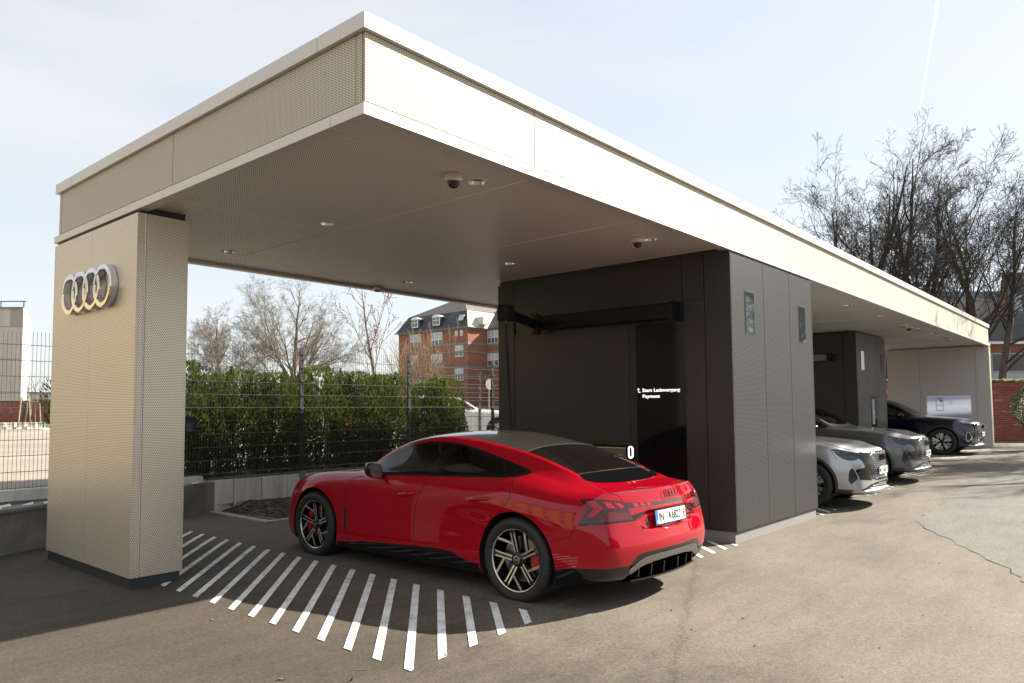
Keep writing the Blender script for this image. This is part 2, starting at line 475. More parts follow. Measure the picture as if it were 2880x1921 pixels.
def fascia(a, b, face):
    g = MB(); ins = .035
    if face == 'front': g.box((a + .005, ins, ZM), (b - .005, ins + .02, ZCB - .004))
    if face == 'left': g.box((ins, a + .005, ZM), (ins + .02, b - .005, ZCB - .004))
    if face == 'right': g.box((MX - ins - .02, a + .003, ZM), (MX - ins, b - .003, ZCB - .004))
    if face == 'back': g.box((a + .003, LY - ins - .02, ZM), (b - .003, LY - ins, ZCB - .004))
    # folded lower lip
    if face == 'front': g.box((a + .003, ins + .02, ZM), (b - .003, ins + .05, ZM + .004))
    if face == 'left': g.box((ins + .02, a + .003, ZM), (ins + .05, b - .003, ZM + .004))
    return g.build('fascia_panel', CLADF, cano, uv=True)
fx = [.035, 1.849, 5.347, 8.812, 12.254, 15.62, 19.0, 22.4, MX - .035]
for a, c in zip(fx, fx[1:]): fascia(a, c, 'front'); fascia(a, c, 'back')
for a, c in ((.06, .125), (.125, 2.687), (2.687, 5.37), (5.372, 5.425)): fascia(a, c, 'left')
for a, c in ((.06, 2.687), (2.687, 5.42)): fascia(a, c, 'right')
# soffit: panels with round openings for the downlights
LIGHTS = [(1.672, .513), (1.67, 2.6), (1.668, 4.601), (4.661, .513), (4.63, 2.585), (4.699, 4.631), (6.9, 4.606),
          (9.9, .51), (12.289, .516), (14.563, .501), (9.9, 2.55), (12.3, 2.55), (14.56, 2.55), (16.795, 2.53), (18.079, .491), (19.691, .494), (22.3, .5), (24.489, .518), (24.605, 2.553), (22.4, 2.55)]
sx = [.118 + .002] + [1.92 + 1.85 * i for i in range(13)] + [MX - .12]
sx = [v for v in sx if v < MX - .4] + [MX - .12]
sy = [.12, 2.873, LY - .12]
HR = .092
def soffit_panel(x0, x1, y0, y1):
    g = MB(); h = .004
    x0 += h; x1 -= h; y0 += h; y1 -= h
    ins = [l for l in LIGHTS if x0 + .12 < l[0] < x1 - .12 and y0 + .12 < l[1] < y1 - .12]
    cols = []
    for l in sorted(ins):
        if cols and abs(cols[-1][0][0] - l[0]) < .3: cols[-1].append(l)
        else: cols.append([l])
    cx = x0
    q = .14
    def rect(a, b, c, d):
        if b - a > 1e-6 and d - c > 1e-6: g.add([(a, c, ZS), (a, d, ZS), (b, d, ZS), (b, c, ZS)], [(0, 1, 2, 3)])
    for colm in cols:
        mxx = colm[0][0]
        rect(cx, mxx - q - .06, y0, y1); cy = y0
        for lx, ly in sorted(colm, key=lambda l: l[1]):
            rect(mxx - q - .06, mxx + q + .06, cy, ly - q); rect(mxx - q - .06, lx - q, ly - q, ly + q); rect(lx + q, mxx + q + .06, ly - q, ly + q)
            N_ = 32; inner = []; outer = []
            for j in range(N_):
                t = 2 * math.pi * (j + .5) / N_; c, s = math.cos(t), math.sin(t); m_ = q / max(abs(c), abs(s))
                inner.append((lx + HR * c, ly + HR * s, ZS)); outer.append((lx + m_ * c, ly + m_ * s, ZS))
            for k_ in range(4):     # square the corners of the cut-out
                t = math.pi / 4 + k_ * math.pi / 2; j = int(t / (2 * math.pi) * N_ - .5)
                g.add([outer[j], (lx + q * (1 if math.cos(t) > 0 else -1), ly + q * (1 if math.sin(t) > 0 else -1), ZS), outer[(j + 1) % N_]], [(0, 1, 2)])
            g.add(inner + outer, [(j, N_ + j, N_ + (j + 1) % N_, (j + 1) % N_) for j in range(N_)])
            cy = ly + q
        rect(mxx - q - .06, mxx + q + .06, cy, y1)
        cx = mxx + q + .06
    rect(cx, x1, y0, y1)
    return g.build('soffit_panel', SOFF, cano, uv=True)
for a, c in zip(sx, sx[1:]):
    for e_, f_ in zip(sy, sy[1:]): soffit_panel(a, c, e_, f_)
g = MB()
for a in sx[1:-1]: g.box((a - .006, .12, ZS - .003), (a + .006, LY - .12, ZS + .02))
g.box((.12, 2.873 - .006, ZS - .001), (MX - .12, 2.873 + .006, ZS + .022))
g.build('soffit_joint_glint', mat('joint_edge_glint', (.80, .75, .65), .5, 0), cano)  # pale strip painting the light that the panel edges catch at each gap
# downlights (recessed cups) and ceiling cameras
CUP = mat('reflector_cup', (.85, .84, .82), .16, 1)
LENS = mat('lamp_lens', (.8, .78, .7), .5)
def downlight(x, y, label):
    t = thing('downlight', label, 'ceiling light', (x, y, ZS), 0, 'round downlights in the canopy soffit')
    g = MB().lathe([(.083, .001), (.084, -.004), (.101, -.005), (.104, .001)], 32)
    g.build('trim_ring', TRIM, t)
    MB().lathe([(.084, -.002), (.072, .05), (.05, .085), (.048, .087)], 32).build('reflector', CUP, t)
    MB().lathe([(.05, .084), (.0001, .084)], 24).build('lens', LENS, t)
    return t
DL = ['downlight in the soffit right beside the nearest dome camera', 'downlight in the middle of the first bay, left of the red car roof', 'leftmost downlight, near the gold pillar',
      'downlight beside the second dome camera, above the black booth front', 'downlight halfway back in front of the black booth', 'downlight near the rear soffit edge, right of the single round sensor', 'small downlight close to the rear left corner of the black booth',
      'downlight just behind the near black booth by the fascia', 'downlight over the silver car bonnet', 'downlight over the dark grey car bonnet', 'downlight behind the near booth in the second row', 'second row downlight over the silver car roof', 'second row downlight over the dark grey car roof', 'downlight above the face of the far dark booth', 'downlight right of the paired far dome camera', 'downlight between the two farthest ceiling cameras', 'front downlight over the dark blue car', 'farthest front downlight, near the end wall', 'farthest rear downlight, by the end wall', 'rear row downlight over the dark blue car roof']
for (x, y), lb in zip(LIGHTS, DL): downlight(x, y, lb)
DOME = mat('smoked_dome', (.012, .012, .014), .05, 0, .6)
def dome_camera(x, y, label, dome=True, r=.078):
    t = thing('security_camera' if dome else 'ceiling_sensor', label, 'security camera' if dome else 'sensor', (x, y, ZS), 0, 'dome cameras under the canopy' if dome else 'round sensors under the canopy')
    MB().lathe([(.0001, 0), (r * .93, 0), (r, -.008), (r, -.05), (r * .93, -.062), (r * .62, -.066)], 32).build('housing', TRIM, t)
    if dome:
        a = [(.053 * math.cos(q), -.062 - .058 * math.sin(q)) for q in [i * math.pi / 20 for i in range(10)]] + [(.0005, -.120)]
        MB().lathe(a, 28).build('dome', DOME, t)
    else:
        MB().lathe([(r * .62, -.066), (r * .55, -.075), (.0005, -.078)], 28).build('sensor_cap', BLACKM, t)
    return t
dome_camera(1.378, .516, 'white dome camera nearest the front corner of the canopy')
dome_camera(4.462, .564, 'white dome camera in front of the black booth corner')
dome_camera(4.678, 5.30, 'flat round sensor at the rear edge of the soffit', False, .085)
dome_camera(17.22, .53, 'far dome camera hanging over the dark grey car')
dome_camera(16.63, .536, 'far round sensor beside the dome camera over the dark grey car', False, .1)
dome_camera(21.67, .515, 'farthest round sensor, over the dark blue car', False, .1)
tag(MB().lathe([(.0001, -.006), (.035, -.006), (.04, -.001)], 20, c=(2.84, 2.583, ZS)).build('ceiling_sensor', TRIM), 'tiny flat disc in the middle of the first bay soffit', 'sensor')

# ------------------------------------------------------------------ gold pillar with the ring emblem
PX0, PX1, PY0, PY1, PZ0, PZ1 = .006, .508, 3.31, 5.461, .058, 3.463
pil = thing('pillar', 'wide perforated champagne gold pillar carrying the four ring emblem', 'pillar', (.25, 4.4, -.045))
P_ = lambda p: (p[0] - .25, p[1] - 4.4, p[2] + .045)
def pbox(g, a, b, mi=0): g.box(P_(a), P_(b), mi)
g = MB(); pbox(g, (PX0, PY0 + .003, PZ0), (PX0 + .02, 4.385, PZ1)); pbox(g, (PX0, 4.388, PZ0), (PX0 + .02, PY1 - .03, PZ1)); pbox(g, (PX0, PY1 - .027, PZ0), (PX0 + .02, PY1, PZ1))
g.build('side_panel', CLAD, pil, uv=True)
g = MB(); pbox(g, (PX0 + .021, PY0, PZ0), (.074, PY0 + .02, PZ1)); g.build('corner_panel', CLAD, pil, uv=True)
g = MB(); pbox(g, (.094, PY0, PZ0), (PX1 - .02, PY0 + .02, PZ1)); g.build('front_panel', CLAD, pil, uv=True)
g = MB(); pbox(g, (PX1 - .019, PY0, PZ0), (PX1, PY1, PZ1)); g.build('inner_panel', CLAD, pil, uv=True)
g = MB(); pbox(g, (PX0 + .021, PY1 - .02, PZ0), (PX1 - .021, PY1, PZ1)); g.build('back_panel', CLAD, pil, uv=True)
g = MB(); g.tube([P_((.084, PY0 + .004, PZ0)), P_((.084, PY0 + .004, PZ1))], .009, 10); g.build('edge_rod', TRIM, pil)
g = MB(); pbox(g, (PX0 + .024, PY0 + .024, PZ0 - .01), (PX1 - .024, PY1 - .024, PZ1 + .1)); g.build('core', DARK, pil)
g = MB(); pbox(g, (PX0 + .018, PY0 + .018, -.25), (PX1 - .018, PY1 - .018, PZ0 - .012)); g.build('plinth', PLINTH, pil)
def ring_emblem(name, parent, centre, ux, uz, un, R0, R1, pitch, depth, m):
    """four overlapping flat rings: ux along the row, uz up, un outwards"""
    ux, uz, un, c = Vector(ux), Vector(uz), Vector(un), Vector(centre)
    g = MB(); N_ = 48
    for k in range(4):
        o = c + ux * (k - 1.5) * pitch; d = depth + (k % 2) * depth * .03
        vs = []; fs = []
        bev = depth * .12
        for (r, h) in ((R0, 0), (R0, d - bev), (R0 + bev, d), (R1 - bev, d), (R1, d - bev), (R1, 0)):
            for j in range(N_):
                q = 2 * math.pi * j / N_
                vs.append(o + ux * r * math.cos(q) + uz * r * math.sin(q) + un * h)
        for i in range(5):
            for j in range(N_): fs.append((i * N_ + j, i * N_ + (j + 1) % N_, (i + 1) * N_ + (j + 1) % N_, (i + 1) * N_ + j))
        g.add(vs, fs, 0, False)
    return g.build(name, m, parent)
SATIN = mat('satin_chrome', (.72, .72, .73), .10, 1)
ring_emblem('ring_emblem', pil, P_((PX0 - .005, 4.362, 2.828)), (0, -1, 0), (0, 0, 1), (-1, 0, 0), .163, .217, .287, .07, SATIN)

# ------------------------------------------------------------------ charging booths
def text_mesh(s, size, m, parent, loc, rot, name='lettering', ext=.002, bold=0, xs=1.0, align='LEFT'):
    cu = bpy.data.curves.new('t', 'FONT'); cu.body = s; cu.size = size; cu.extrude = ext; cu.offset = bold; cu.align_x = align
    o = bpy.data.objects.new('t', cu); COL.objects.link(o)
    dg = bpy.context.evaluated_depsgraph_get()
    me = bpy.data.meshes.new_from_object(o.evaluated_get(dg)); bpy.data.objects.remove(o)
    M_ = Matrix.Translation(loc) @ rot @ Matrix.Diagonal((xs, 1, 1, 1))
    me.transform(M_); me.materials.clear(); me.materials.append(m)
    return link(name, me, parent)
def face_rot(ex, ey):
    ex = Vector(ex); ey = Vector(ey); ez = ex.cross(ey)
    return Matrix((ex, ey, ez)).transposed().to_4x4()

BX0, BX1, BY0, BY1 = 5.65, 8.55, .004, 3.63
b1 = thing('charging_booth', 'near black perforated charging booth with lit door lettering beside the red car', 'charging booth', (BX0, BY0, 0))
Q = lambda p: (p[0] - BX0, p[1] - BY0, p[2])
def qbox(g, a, b, mi=0): g.box(Q(a), Q(b), mi); return g
G_ = .005
zb, zt_ = .142, 3.462
g = MB(); qbox(g, (BX0 + .022, BY0 + .022, .1), (BX1 - .022, BY1 - .022, zt_ + .06)); g.build('core', DARK, b1)
g = MB(); qbox(g, (BX0 + .018, BY0 + .026, -.15), (BX1 - .02, BY1 - .02, zb - .012)); g.build('plinth', PLINTHL, b1)
def panel(nm, a, b, m=None, par=None, f=qbox):
    g = MB(); f(g, a, b); return g.build(nm, m or DARKP, par or b1, uv=True)
# front face, three panels
for a, c in ((BX0 + .021, 6.68), (6.68, 7.62), (7.62, BX1 - .021)):
    panel('front_panel', (a + G_, BY0, zb), (c - G_, BY0 + .02, zt_))
# bay side
panel('side_panel', (BX0, BY0, zb), (BX0 + .02, .336 - G_, zt_))
panel('side_panel', (BX0, .336 + G_, zb), (BX0 + .02, .605, 2.928 - G_))
panel('header_panel', (BX0, .336 + G_, 2.928 + G_), (BX0 + .02, .628 - G_, zt_))
panel('header_panel', (BX0, .628 + G_, 2.928), (BX0 + .02, 3.322 - G_, zt_))
panel('access_panel', (BX0, 1.392, zb), (BX0 + .02, 3.322 - G_, 2.70))
panel('side_panel', (BX0, 3.322 + G_, zb), (BX0 + .02, BY1, zt_))
panel('rear_panel', (BX0 + .021, BY1 - .02, zb), (BX1 - .021, BY1, zt_))
panel('far_panel', (BX1 - .02, BY0, zb), (BX1, BY1, zt_))
g = MB(); qbox(g, (BX0 + .004, 1.29, zb), (BX0 + .02, 1.388, 2.70)); qbox(g, (BX0 + .004, .607, 2.69), (BX0 + .02, 1.289, 2.70)); g.build('door_frame', BLACKM, b1)
door = qbox(MB(), (BX0 + .006, .607, zb), (BX0 + .02, 1.289, 2.689)).build('glass_door', BLACKG, b1)
rt = face_rot((0, -1, 0), (0, 0, 1))
w0_ = text_mesh('Start', .062, LETTER, door, Q((BX0 + .004, 1.207, 1.806)), rt, bold=.0003, xs=1.155)
text_mesh('Ladevorgang', .062, LETTER, door, Q((BX0 + .004, BY0 + min(v.co.y for v in w0_.data.vertices) - .021, 1.806)), rt, bold=.0003, xs=1.155)
text_mesh('Payment', .062, LETTER, door, Q((BX0 + .004, 1.207, 1.729)), rt, bold=.0003, xs=1.155)
g = MB()    # turn-left arrow
for a, c in (((1.262, 1.800), (1.262, 1.850)), ((1.264, 1.803), (1.229, 1.803)), ((1.262, 1.851), (1.277, 1.835)), ((1.262, 1.851), (1.247, 1.835))):
    g.tube([Q((BX0 + .003, a[0], a[1])), Q((BX0 + .003, c[0], c[1]))], .0038, 6)
g.build('arrow_mark', LETTER, door)
def oval(cy, cz, hw, hh, r=.008):
    pts = []
    rr = hw * .95
    for k, (sx_, sz_) in enumerate(((1, 1), (-1, 1), (-1, -1), (1, -1))):
        for i in range(7):
            q = math.pi / 2 * k + math.pi / 2 * i / 6
            pts.append(Q((BX0 - .012, cy + (hw - rr) * sx_ + rr * math.cos(q), cz + (hh - rr) * sz_ + rr * math.sin(q))))
    return MB().tube(pts, r, 8, closed=True)
pl = qbox(MB(), (BX0 - .008, 1.33, .86), (BX0 - .0005, 1.96, 1.112)).build('charging_panel', BLACKG, b1)
oval(1.383, 1.024, .028, .07, .0075).build('light_ring', LEDW, pl)
g = MB(); qbox(g, (BX0 - .0105, 1.46, .89), (BX0 - .0085, 1.94, 1.07)); g.build('display', mat('dim_screen', (.02, .02, .018), .1, emit=(.05, .045, .03), es=.3), pl)
g = MB(); qbox(g, (BX0 - .0125, 1.46, 1.072), (BX0 - .0085, 1.94, 1.079)); g.build('display_edge', mat('amber_line', (.4, .3, .12), .4, emit=(.5, .36, .13), es=.12), pl)
g = MB(); qbox(g, (BX0 - .0125, 1.52, .965), (BX0 - .0106, 1.70, .99)); g.build('progress_bar', mat('green_bar', (.05, .3, .03), .4, emit=(.05, .5, .03), es=.06), pl)
for cy, c0, c1 in ((.337, 2.55, 2.755), (.337, 1.475, 1.69), (.337, .42, .62), (3.322, 2.57, 2.77), (3.322, 1.2, 1.4)):
    g = MB(); g.tube([Q((BX0 - .004, cy, c0)), Q((BX0 - .004, cy, c1))], .007, 8); g.build('hinge', BLACKM, b1)
MIRW = mat('slit_glass', (.03, .04, .04), .03, 0, .9); 
for a, c in ((6.06, 6.362), (7.98, 8.255)):
    g = MB(); qbox(g, (a, BY0 - .004, 2.515), (c, BY0 - .0005, 3.052)); fr = g.build('window', BLACKM, b1)
    g = MB(); qbox(g, (a + .016, BY0 - .007, 2.531), (c - .016, BY0 - .0045, 3.036)); g.build('pane', MIRW, fr)
# swing arm with the charging cable
arm = thing('cable_arm', 'black swing arm over the red car holding the drooping charging cable', 'cable arm', Q((0, 0, 0)) and (5.55, .7, 2.80))
A_ = lambda p: (p[0] - 5.55, p[1] - .7, p[2] - 2.80)
ARM = mat('arm_black', (.008, .008, .009), .5, 0, .25)
g = MB(); g.box(A_((5.49, .66, 2.715)), A_((5.58, 2.78, 2.90))); g.build('main_beam', ARM, arm, bevel=.008)
g = MB(); g.box(A_((5.44, .655, 2.69)), A_((5.632, .70, 2.92))); g.box(A_((5.58, .72, 2.74)), A_((5.648, 1.3, 2.88))); g.build('mount', ARM, arm)
g = MB()
for z0, z1, r in ((2.66, 2.70, .075), (2.70, 2.90, .06), (2.90, 2.93, .075)): g.lathe([(.0001, z0 - 2.8), (r, z0 - 2.8), (r, z1 - 2.8), (.0001, z1 - 2.8)], 20, c=(5.50 - 5.55, 2.80 - .7, 0), smooth=False)
for dy in (-.045, .045): g.lathe([(.0001, .13), (.016, .13), (.016, .16), (.0001, .16)], 12, c=(5.46 - 5.55, 2.80 - .7 + dy, 0), smooth=False)
g.build('joint', ARM, arm)
g = MB()
p0 = Vector(A_((5.50, 2.80, 2.79))); p1 = Vector(A_((4.42, 2.44, 2.83)))
d = (p1 - p0).normalized(); s_ = Vector((-d.y, d.x, 0)).normalized() * .042; u_ = Vector((0, 0, .055))
g.add([p0 + s_ - u_, p0 - s_ - u_, p0 - s_ + u_, p0 + s_ + u_, p1 + s_ * .8 - u_, p1 - s_ * .8 - u_, p1 - s_ * .8 + u_, p1 + s_ * .8 + u_], [(0, 1, 2, 3), (7, 6, 5, 4), (0, 4, 5, 1), (1, 5, 6, 2), (2, 6, 7, 3), (3, 7, 4, 0)])
g.build('outer_link', ARM, arm, bevel=.006)
g = MB(); e = Vector(A_((4.36, 2.42, 2.82))); g.box(e - Vector((.085, .085, .10)), e + Vector((.085, .085, .11))); g.build('elbow', ARM, arm, bevel=.02)
g = MB(); g.lathe([(.0001, -.13), (.034, -.13), (.034, -.10), (.04, -.10), (.04, -.085)], 16, c=e); g.build('cable_gland', CHROME, arm)
pts = []
for i in range(26):
    t = i / 25
    pts.append(e + Vector((.02 * math.sin(t * 3) + .26 * t * t, .10 * t * t - .02 * t, -.13 - 2.0 * t)))
pts += [e + Vector((.5, .05, -2.28)), e + Vector((.75, -.1, -2.0)), Vector(A_((5.63, 1.8, 1.0)))]
MB().tube(pts, .019, 10).build('cable', RUBBER, arm)
arm['group'] = 'cable arms of the booths'

# far booth
CX0, CX1, CY0, CY1 = 17.37, 20.17, 1.746, 5.35
b2 = thing('charging_booth', 'far dark grey charging booth half hidden behind the parked grey cars', 'charging booth', (CX0, CY0, gz(18)))
DARK2 = perforated('grey_perforated', (.085, .088, .088), .45, .4, pitch=.016, hole=.0036, dark=(.01, .01, .01))
Q2 = lambda p: (p[0] - CX0, p[1] - CY0, p[2] - gz(18))
def q2box(g, a, b, mi=0): g.box(Q2(a), Q2(b), mi); return g
g = MB(); q2box(g, (CX0 + .022, CY0 + .022, .12), (CX1 - .022, CY1 - .022, 3.5)); g.build('core', DARK, b2)
for a, c in ((CX0 + .021, 18.28), (19.265, CX1 - .021)): panel('front_panel', (a + G_, CY0, .3), (c - G_, CY0 + .02, zt_), DARK2, b2, q2box)
panel('front_panel', (18.28 + G_, CY0, 1.90), (19.265 - G_, CY0 + .02, zt_), DARK2, b2, q2box)
panel('front_panel', (18.28 + G_, CY0, .3), (18.52, CY0 + .02, 1.89), DARK2, b2, q2box)
panel('front_panel', (19.07, CY0, .3), (19.265 - G_, CY0 + .02, 1.89), DARK2, b2, q2box)
panel('side_panel', (CX0, CY0, .3), (CX0 + .02, 2.06 - G_, zt_), DARKP, b2, q2box)
panel('side_panel', (CX0, 2.06 + G_, .3), (CX0 + .02, CY1, 2.93), DARKP, b2, q2box)
panel('header_panel', (CX0, 2.06 + G_, 2.945), (CX0 + .02, CY1, zt_), DARKP, b2, q2box)
g = MB(); q2box(g, (18.53, CY0 + .004, .3), (19.06, CY0 + .02, 1.885)); nic = g.build('niche', BLACKG, b2)
g = MB(); q2box(g, (18.60, CY0 - .02, 1.15), (18.80, CY0 + .0035, 1.80)); g.build('dispenser', mat('dispenser_grey', (.35, .36, .38), .4), nic)
for k in range(4):
    g = MB(); q2box(g, (18.63 + .04 * k, CY0 - .026, 1.42), (18.645 + .04 * k, CY0 - .021, 1.5)); g.build('button', WHITEP, nic)
for a, c in ((17.74, 18.05), (19.64, 19.94)):
    g = MB(); q2box(g, (a, CY0 - .004, 2.53), (c, CY0 - .0005, 3.06)); fr = g.build('window', BLACKM, b2)
    g = MB(); q2box(g, (a + .016, CY0 - .007, 2.546), (c - .016, CY0 - .0045, 3.044)); g.build('pane', MIRW, fr)
g = MB(); q2box(g, (CX0 + .01, CY0 + .012, -.1), (CX1, CY1, .285)); g.build('plinth', PLINTHL, b2)
am2 = thing('cable_arm', 'grey horizontal cable arm on the side of the far booth', 'cable arm', (CX0 - .1, 2.4, 2.87), 0, 'cable arms of the booths')
g = MB(); g.box((-.04, 0, -.08), (.05, 2.3, .08)); g.build('main_beam', mat('arm_grey', (.16, .16, .16), .4), am2, bevel=.006)
g = MB(); g.box((-.08, -.10, -.1), (.098, -.002, .1)); g.build('mount', ARM, am2)

# end wall
EX = 25.15
ew = thing('end_wall', 'pale grey panelled end wall of the canopy behind the dark blue car', 'wall', (EX, 0, .3))
ENDM = mat('end_wall_panel', (.52, .49, .46), .5, .1)
q3 = lambda p: (p[0] - EX, p[1], p[2] - .3)
def q3box(g, a, b, mi=0): g.box(q3(a), q3(b), mi); return g
for a, c in ((.012, .373), (.373, 1.915), (1.915, 2.86)):
    panel('panel', (EX, a + .004, .34), (EX + .02, c - .004, 3.463), ENDM, ew, q3box)
panel('end_panel', (EX + .021, .008, .34), (MX - .012, .028, 3.463), CLAD, ew, q3box)
g = MB(); q3box(g, (EX + .021, .03, .1), (MX - .02, 2.86, 3.5)); g.build('core', TRIM, ew)
SCR = mat('display_face', (.5, .5, .55), .35)
t_, b_, N_, K_ = nodes(SCR)
tcn = N_('ShaderNodeTexCoord'); spz = N_('ShaderNodeSeparateXYZ'); K_(tcn.outputs['Generated'], spz.inputs['Vector'])
cr = N_('ShaderNodeValToRGB'); el = cr.color_ramp.elements
el[0].position = 0; el[0].color = (.10, .11, .14, 1); el[1].position = 1; el[1].color = (.24, .25, .33, 1)
for p_, c_ in ((.12, (.16, .17, .20)), (.27, (.50, .50, .58)), (.5, (.62, .62, .70)), (.78, (.48, .48, .58)), (.86, (.26, .27, .34))):
    q_ = el.new(p_); q_.color = (*c_, 1)
mpx = N_('ShaderNodeMath'); mpx.operation = 'MULTIPLY_ADD'; mpx.inputs[1].default_value = .10; K_(spz.outputs['Y'], mpx.inputs[0]); K_(spz.outputs['Z'], mpx.inputs[2])
K_(mpx.outputs[0], cr.inputs['Fac']); K_(cr.outputs['Color'], b_.inputs['Base Color']); K_(cr.outputs['Color'], b_.inputs['Emission Color']); b_.inputs['Emission Strength'].default_value = .22
dsp = thing('display_screen', 'wide silver display with a phone drawing on the end wall', 'display', (EX - .012, 1.137, 1.61))
MB().box((-.012, -.6, -.342), (.011, .6, .342)).build('screen', SCR, dsp)
g = MB(); pts = []
for k, (sy_, sz_) in enumerate(((1, 1), (-1, 1), (-1, -1), (1, -1))):
    for i in range(5):
        q = math.pi / 2 * k + math.pi / 2 * i / 4
        pts.append((-.014, .245 + .075 * sy_ + .02 * math.cos(q), .06 + .175 * sz_ + .02 * math.sin(q)))
MB().tube(pts, .006, 6, closed=True).build('phone_outline', BLACKM, dsp)
g = MB(); g.box((-.0145, .17, .02), (-.0125, .32, .032)); g.box((-.0145, .21, .235), (-.0125, .28, .25)); g.build('phone_bar', BLACKM, dsp)
g = MB(); g.prism([(-.0143, .17), (-.0127, .17), (-.0127, .235), (-.0143, .235)], .13, .22); g.build('map_patch', mat('map_green', (.25, .55, .28), .5), dsp)
g = MB(); g.box((-.0145, -.02, .135), (-.0125, -.005, .15)); g.box((-.0145, -.115, .135), (-.0125, -.035, .148)); g.box((-.0145, -.17, .088), (-.0125, -.03, .094)); g.box((-.0145, .05, -.145), (-.0125, .11, -.14)); g.build('caption', mat('caption_grey', (.1, .1, .12), .5), dsp)
# ------------------------------------------------------------------ bare trees
BARK = mat('bark', (.10, .085, .07), .9); noisy(BARK, (.05, .043, .036), (.12, .105, .085), 6, 6, bump=.5, stretch=(3, 3, .6))
TWIG = mat('twig', (.048, .040, .033), .9)
TWIGP = mat('twig_pale', (.17, .135, .10), .9); noisy(TWIGP, (.11, .09, .065), (.19, .16, .12), 3)
class Tree:
    def __init__(s, seed): s.r = random.Random(seed); s.trunk = MB(); s.crown = MB(); s.n = 0
    def seg(s, mb, p, d, length, r0, r1, steps, wob, up, sides):
        pts = [p.copy()]; rs = [r0]; dirs = [d.copy()]
        for i in range(steps):
            d = (d + Vector((s.r.gauss(0, wob), s.r.gauss(0, wob), s.r.gauss(0, wob) + up))).normalized()
            p = p + d * (length / steps)
            pts.append(p.copy()); rs.append(r0 + (r1 - r0) * (i + 1) / steps); dirs.append(d.copy())
        mb.tube(pts, rs, sides, cap=False)
        return pts, rs, dirs
    def side_dir(s, d, ang):
        a = d.orthogonal().normalized(); b = d.cross(a); q = s.r.uniform(0, 2 * math.pi)
        return (d * math.cos(ang) + (a * math.cos(q) + b * math.sin(q)) * math.sin(ang)).normalized()
    def branch(s, p, d, length, r, lvl, spec):
        kids, fr, ang, up, wob = spec[lvl]
        sides = 6 if r > .08 else (4 if r > .02 else 3)
        pts, rs, dirs = s.seg(s.crown, p, d, length, r, max(r * .12, .0075), 6 if lvl == 0 else (5 if lvl < 3 else 3), wob, up, sides)
        s.n += 1
        if lvl + 1 >= len(spec): return
        for k in range(kids):
            t = .22 + .78 * (k + s.r.random()) / kids
            i = min(int(t * (len(pts) - 1)), len(pts) - 2); f = t * (len(pts) - 1) - i
            q = pts[i].lerp(pts[i + 1], f); rr = (rs[i] + (rs[i + 1] - rs[i]) * f)
            s.branch(q, s.side_dir(dirs[i], s.r.uniform(*ang)), length * fr * s.r.uniform(.65, 1.15) * (1.15 - .45 * t), max(rr * .58, .0080), lvl + 1, spec)
def bare_tree(name, label, loc, stems, spec, seed, twig=TWIG, group=None, cat='tree', buds=0, rmin=.008):
    """stems: (offset xy, lean xy, trunk height, trunk radius, limbs, limb length, spread angles)"""
    T = Tree(seed)
    t = thing(name, label, cat, loc, 0, group)
    tips = []
    for (ox, oy), (lx, ly), h, r, limbs, ll, ang, cont in stems:
        d = Vector((lx, ly, 1)).normalized()
        pts, rs, dirs = T.seg(T.trunk, Vector((ox, oy, -.3)), d, h + .3, r, r * cont, 8, .035, .03, 10)
        for k in range(limbs):
            q = .5 + .5 * (k + .5) / limbs
            i = min(int(q * 8), 7)
            sd = T.side_dir(Vector((lx * .4, ly * .4, 1)).normalized(), T.r.uniform(*ang))
            T.branch(pts[i].lerp(pts[i + 1], q * 8 - i), sd, ll * T.r.uniform(.75, 1.15), rs[i] * T.r.uniform(.28, .46), 0, spec)
        T.branch(pts[-1], dirs[-1], ll, rs[-1] * .95, 0, spec)
    T.trunk.build('trunk', BARK if twig is TWIG else twig, t)
    c = T.crown.build('crown', twig, t)
    return t, T
SPEC = [(10, .48, (.3, .85), .04, .10), (8, .47, (.35, .95), .035, .12), (5, .52, (.35, 1.0), .03, .14), (4, .62, (.35, 1.0), .02, .16), (0, 0, (0, 0), .0, .18)]
SPECU = [(8, .50, (.35, .85), .04, .10), (6, .48, (.35, .9), .04, .12), (5, .50, (.35, .9), .03, .14), (2, .6, (.3, .8), .02, .15), (0, 0, (0, 0), .0, .18)]
SPECS = [(7, .50, (.35, .8), .06, .10), (6, .52, (.4, .95), .05, .13), (5, .55, (.4, 1.0), .03, .16), (0, 0, (0, 0), .02, .2)]
# seen under the canopy, far across the lot
bare_tree('bare_tree', 'left and smaller of the two big bare trees beyond the hedge', (47.8, 86.6, .5), [((0, 0), (.02, 0), 4.4, .46, 10, 8.8, (.25, 1.25), .6)], SPEC, 11, TWIGP, 'bare trees across the lot')
bare_tree('bare_tree', 'right and taller of the two big bare trees beyond the hedge', (50.2, 74.5, .5), [((0, 0), (-.05, .05), 4.6, .58, 12, 11.4, (.25, 1.2), .62)], SPEC, 23, TWIGP, 'bare trees across the lot')
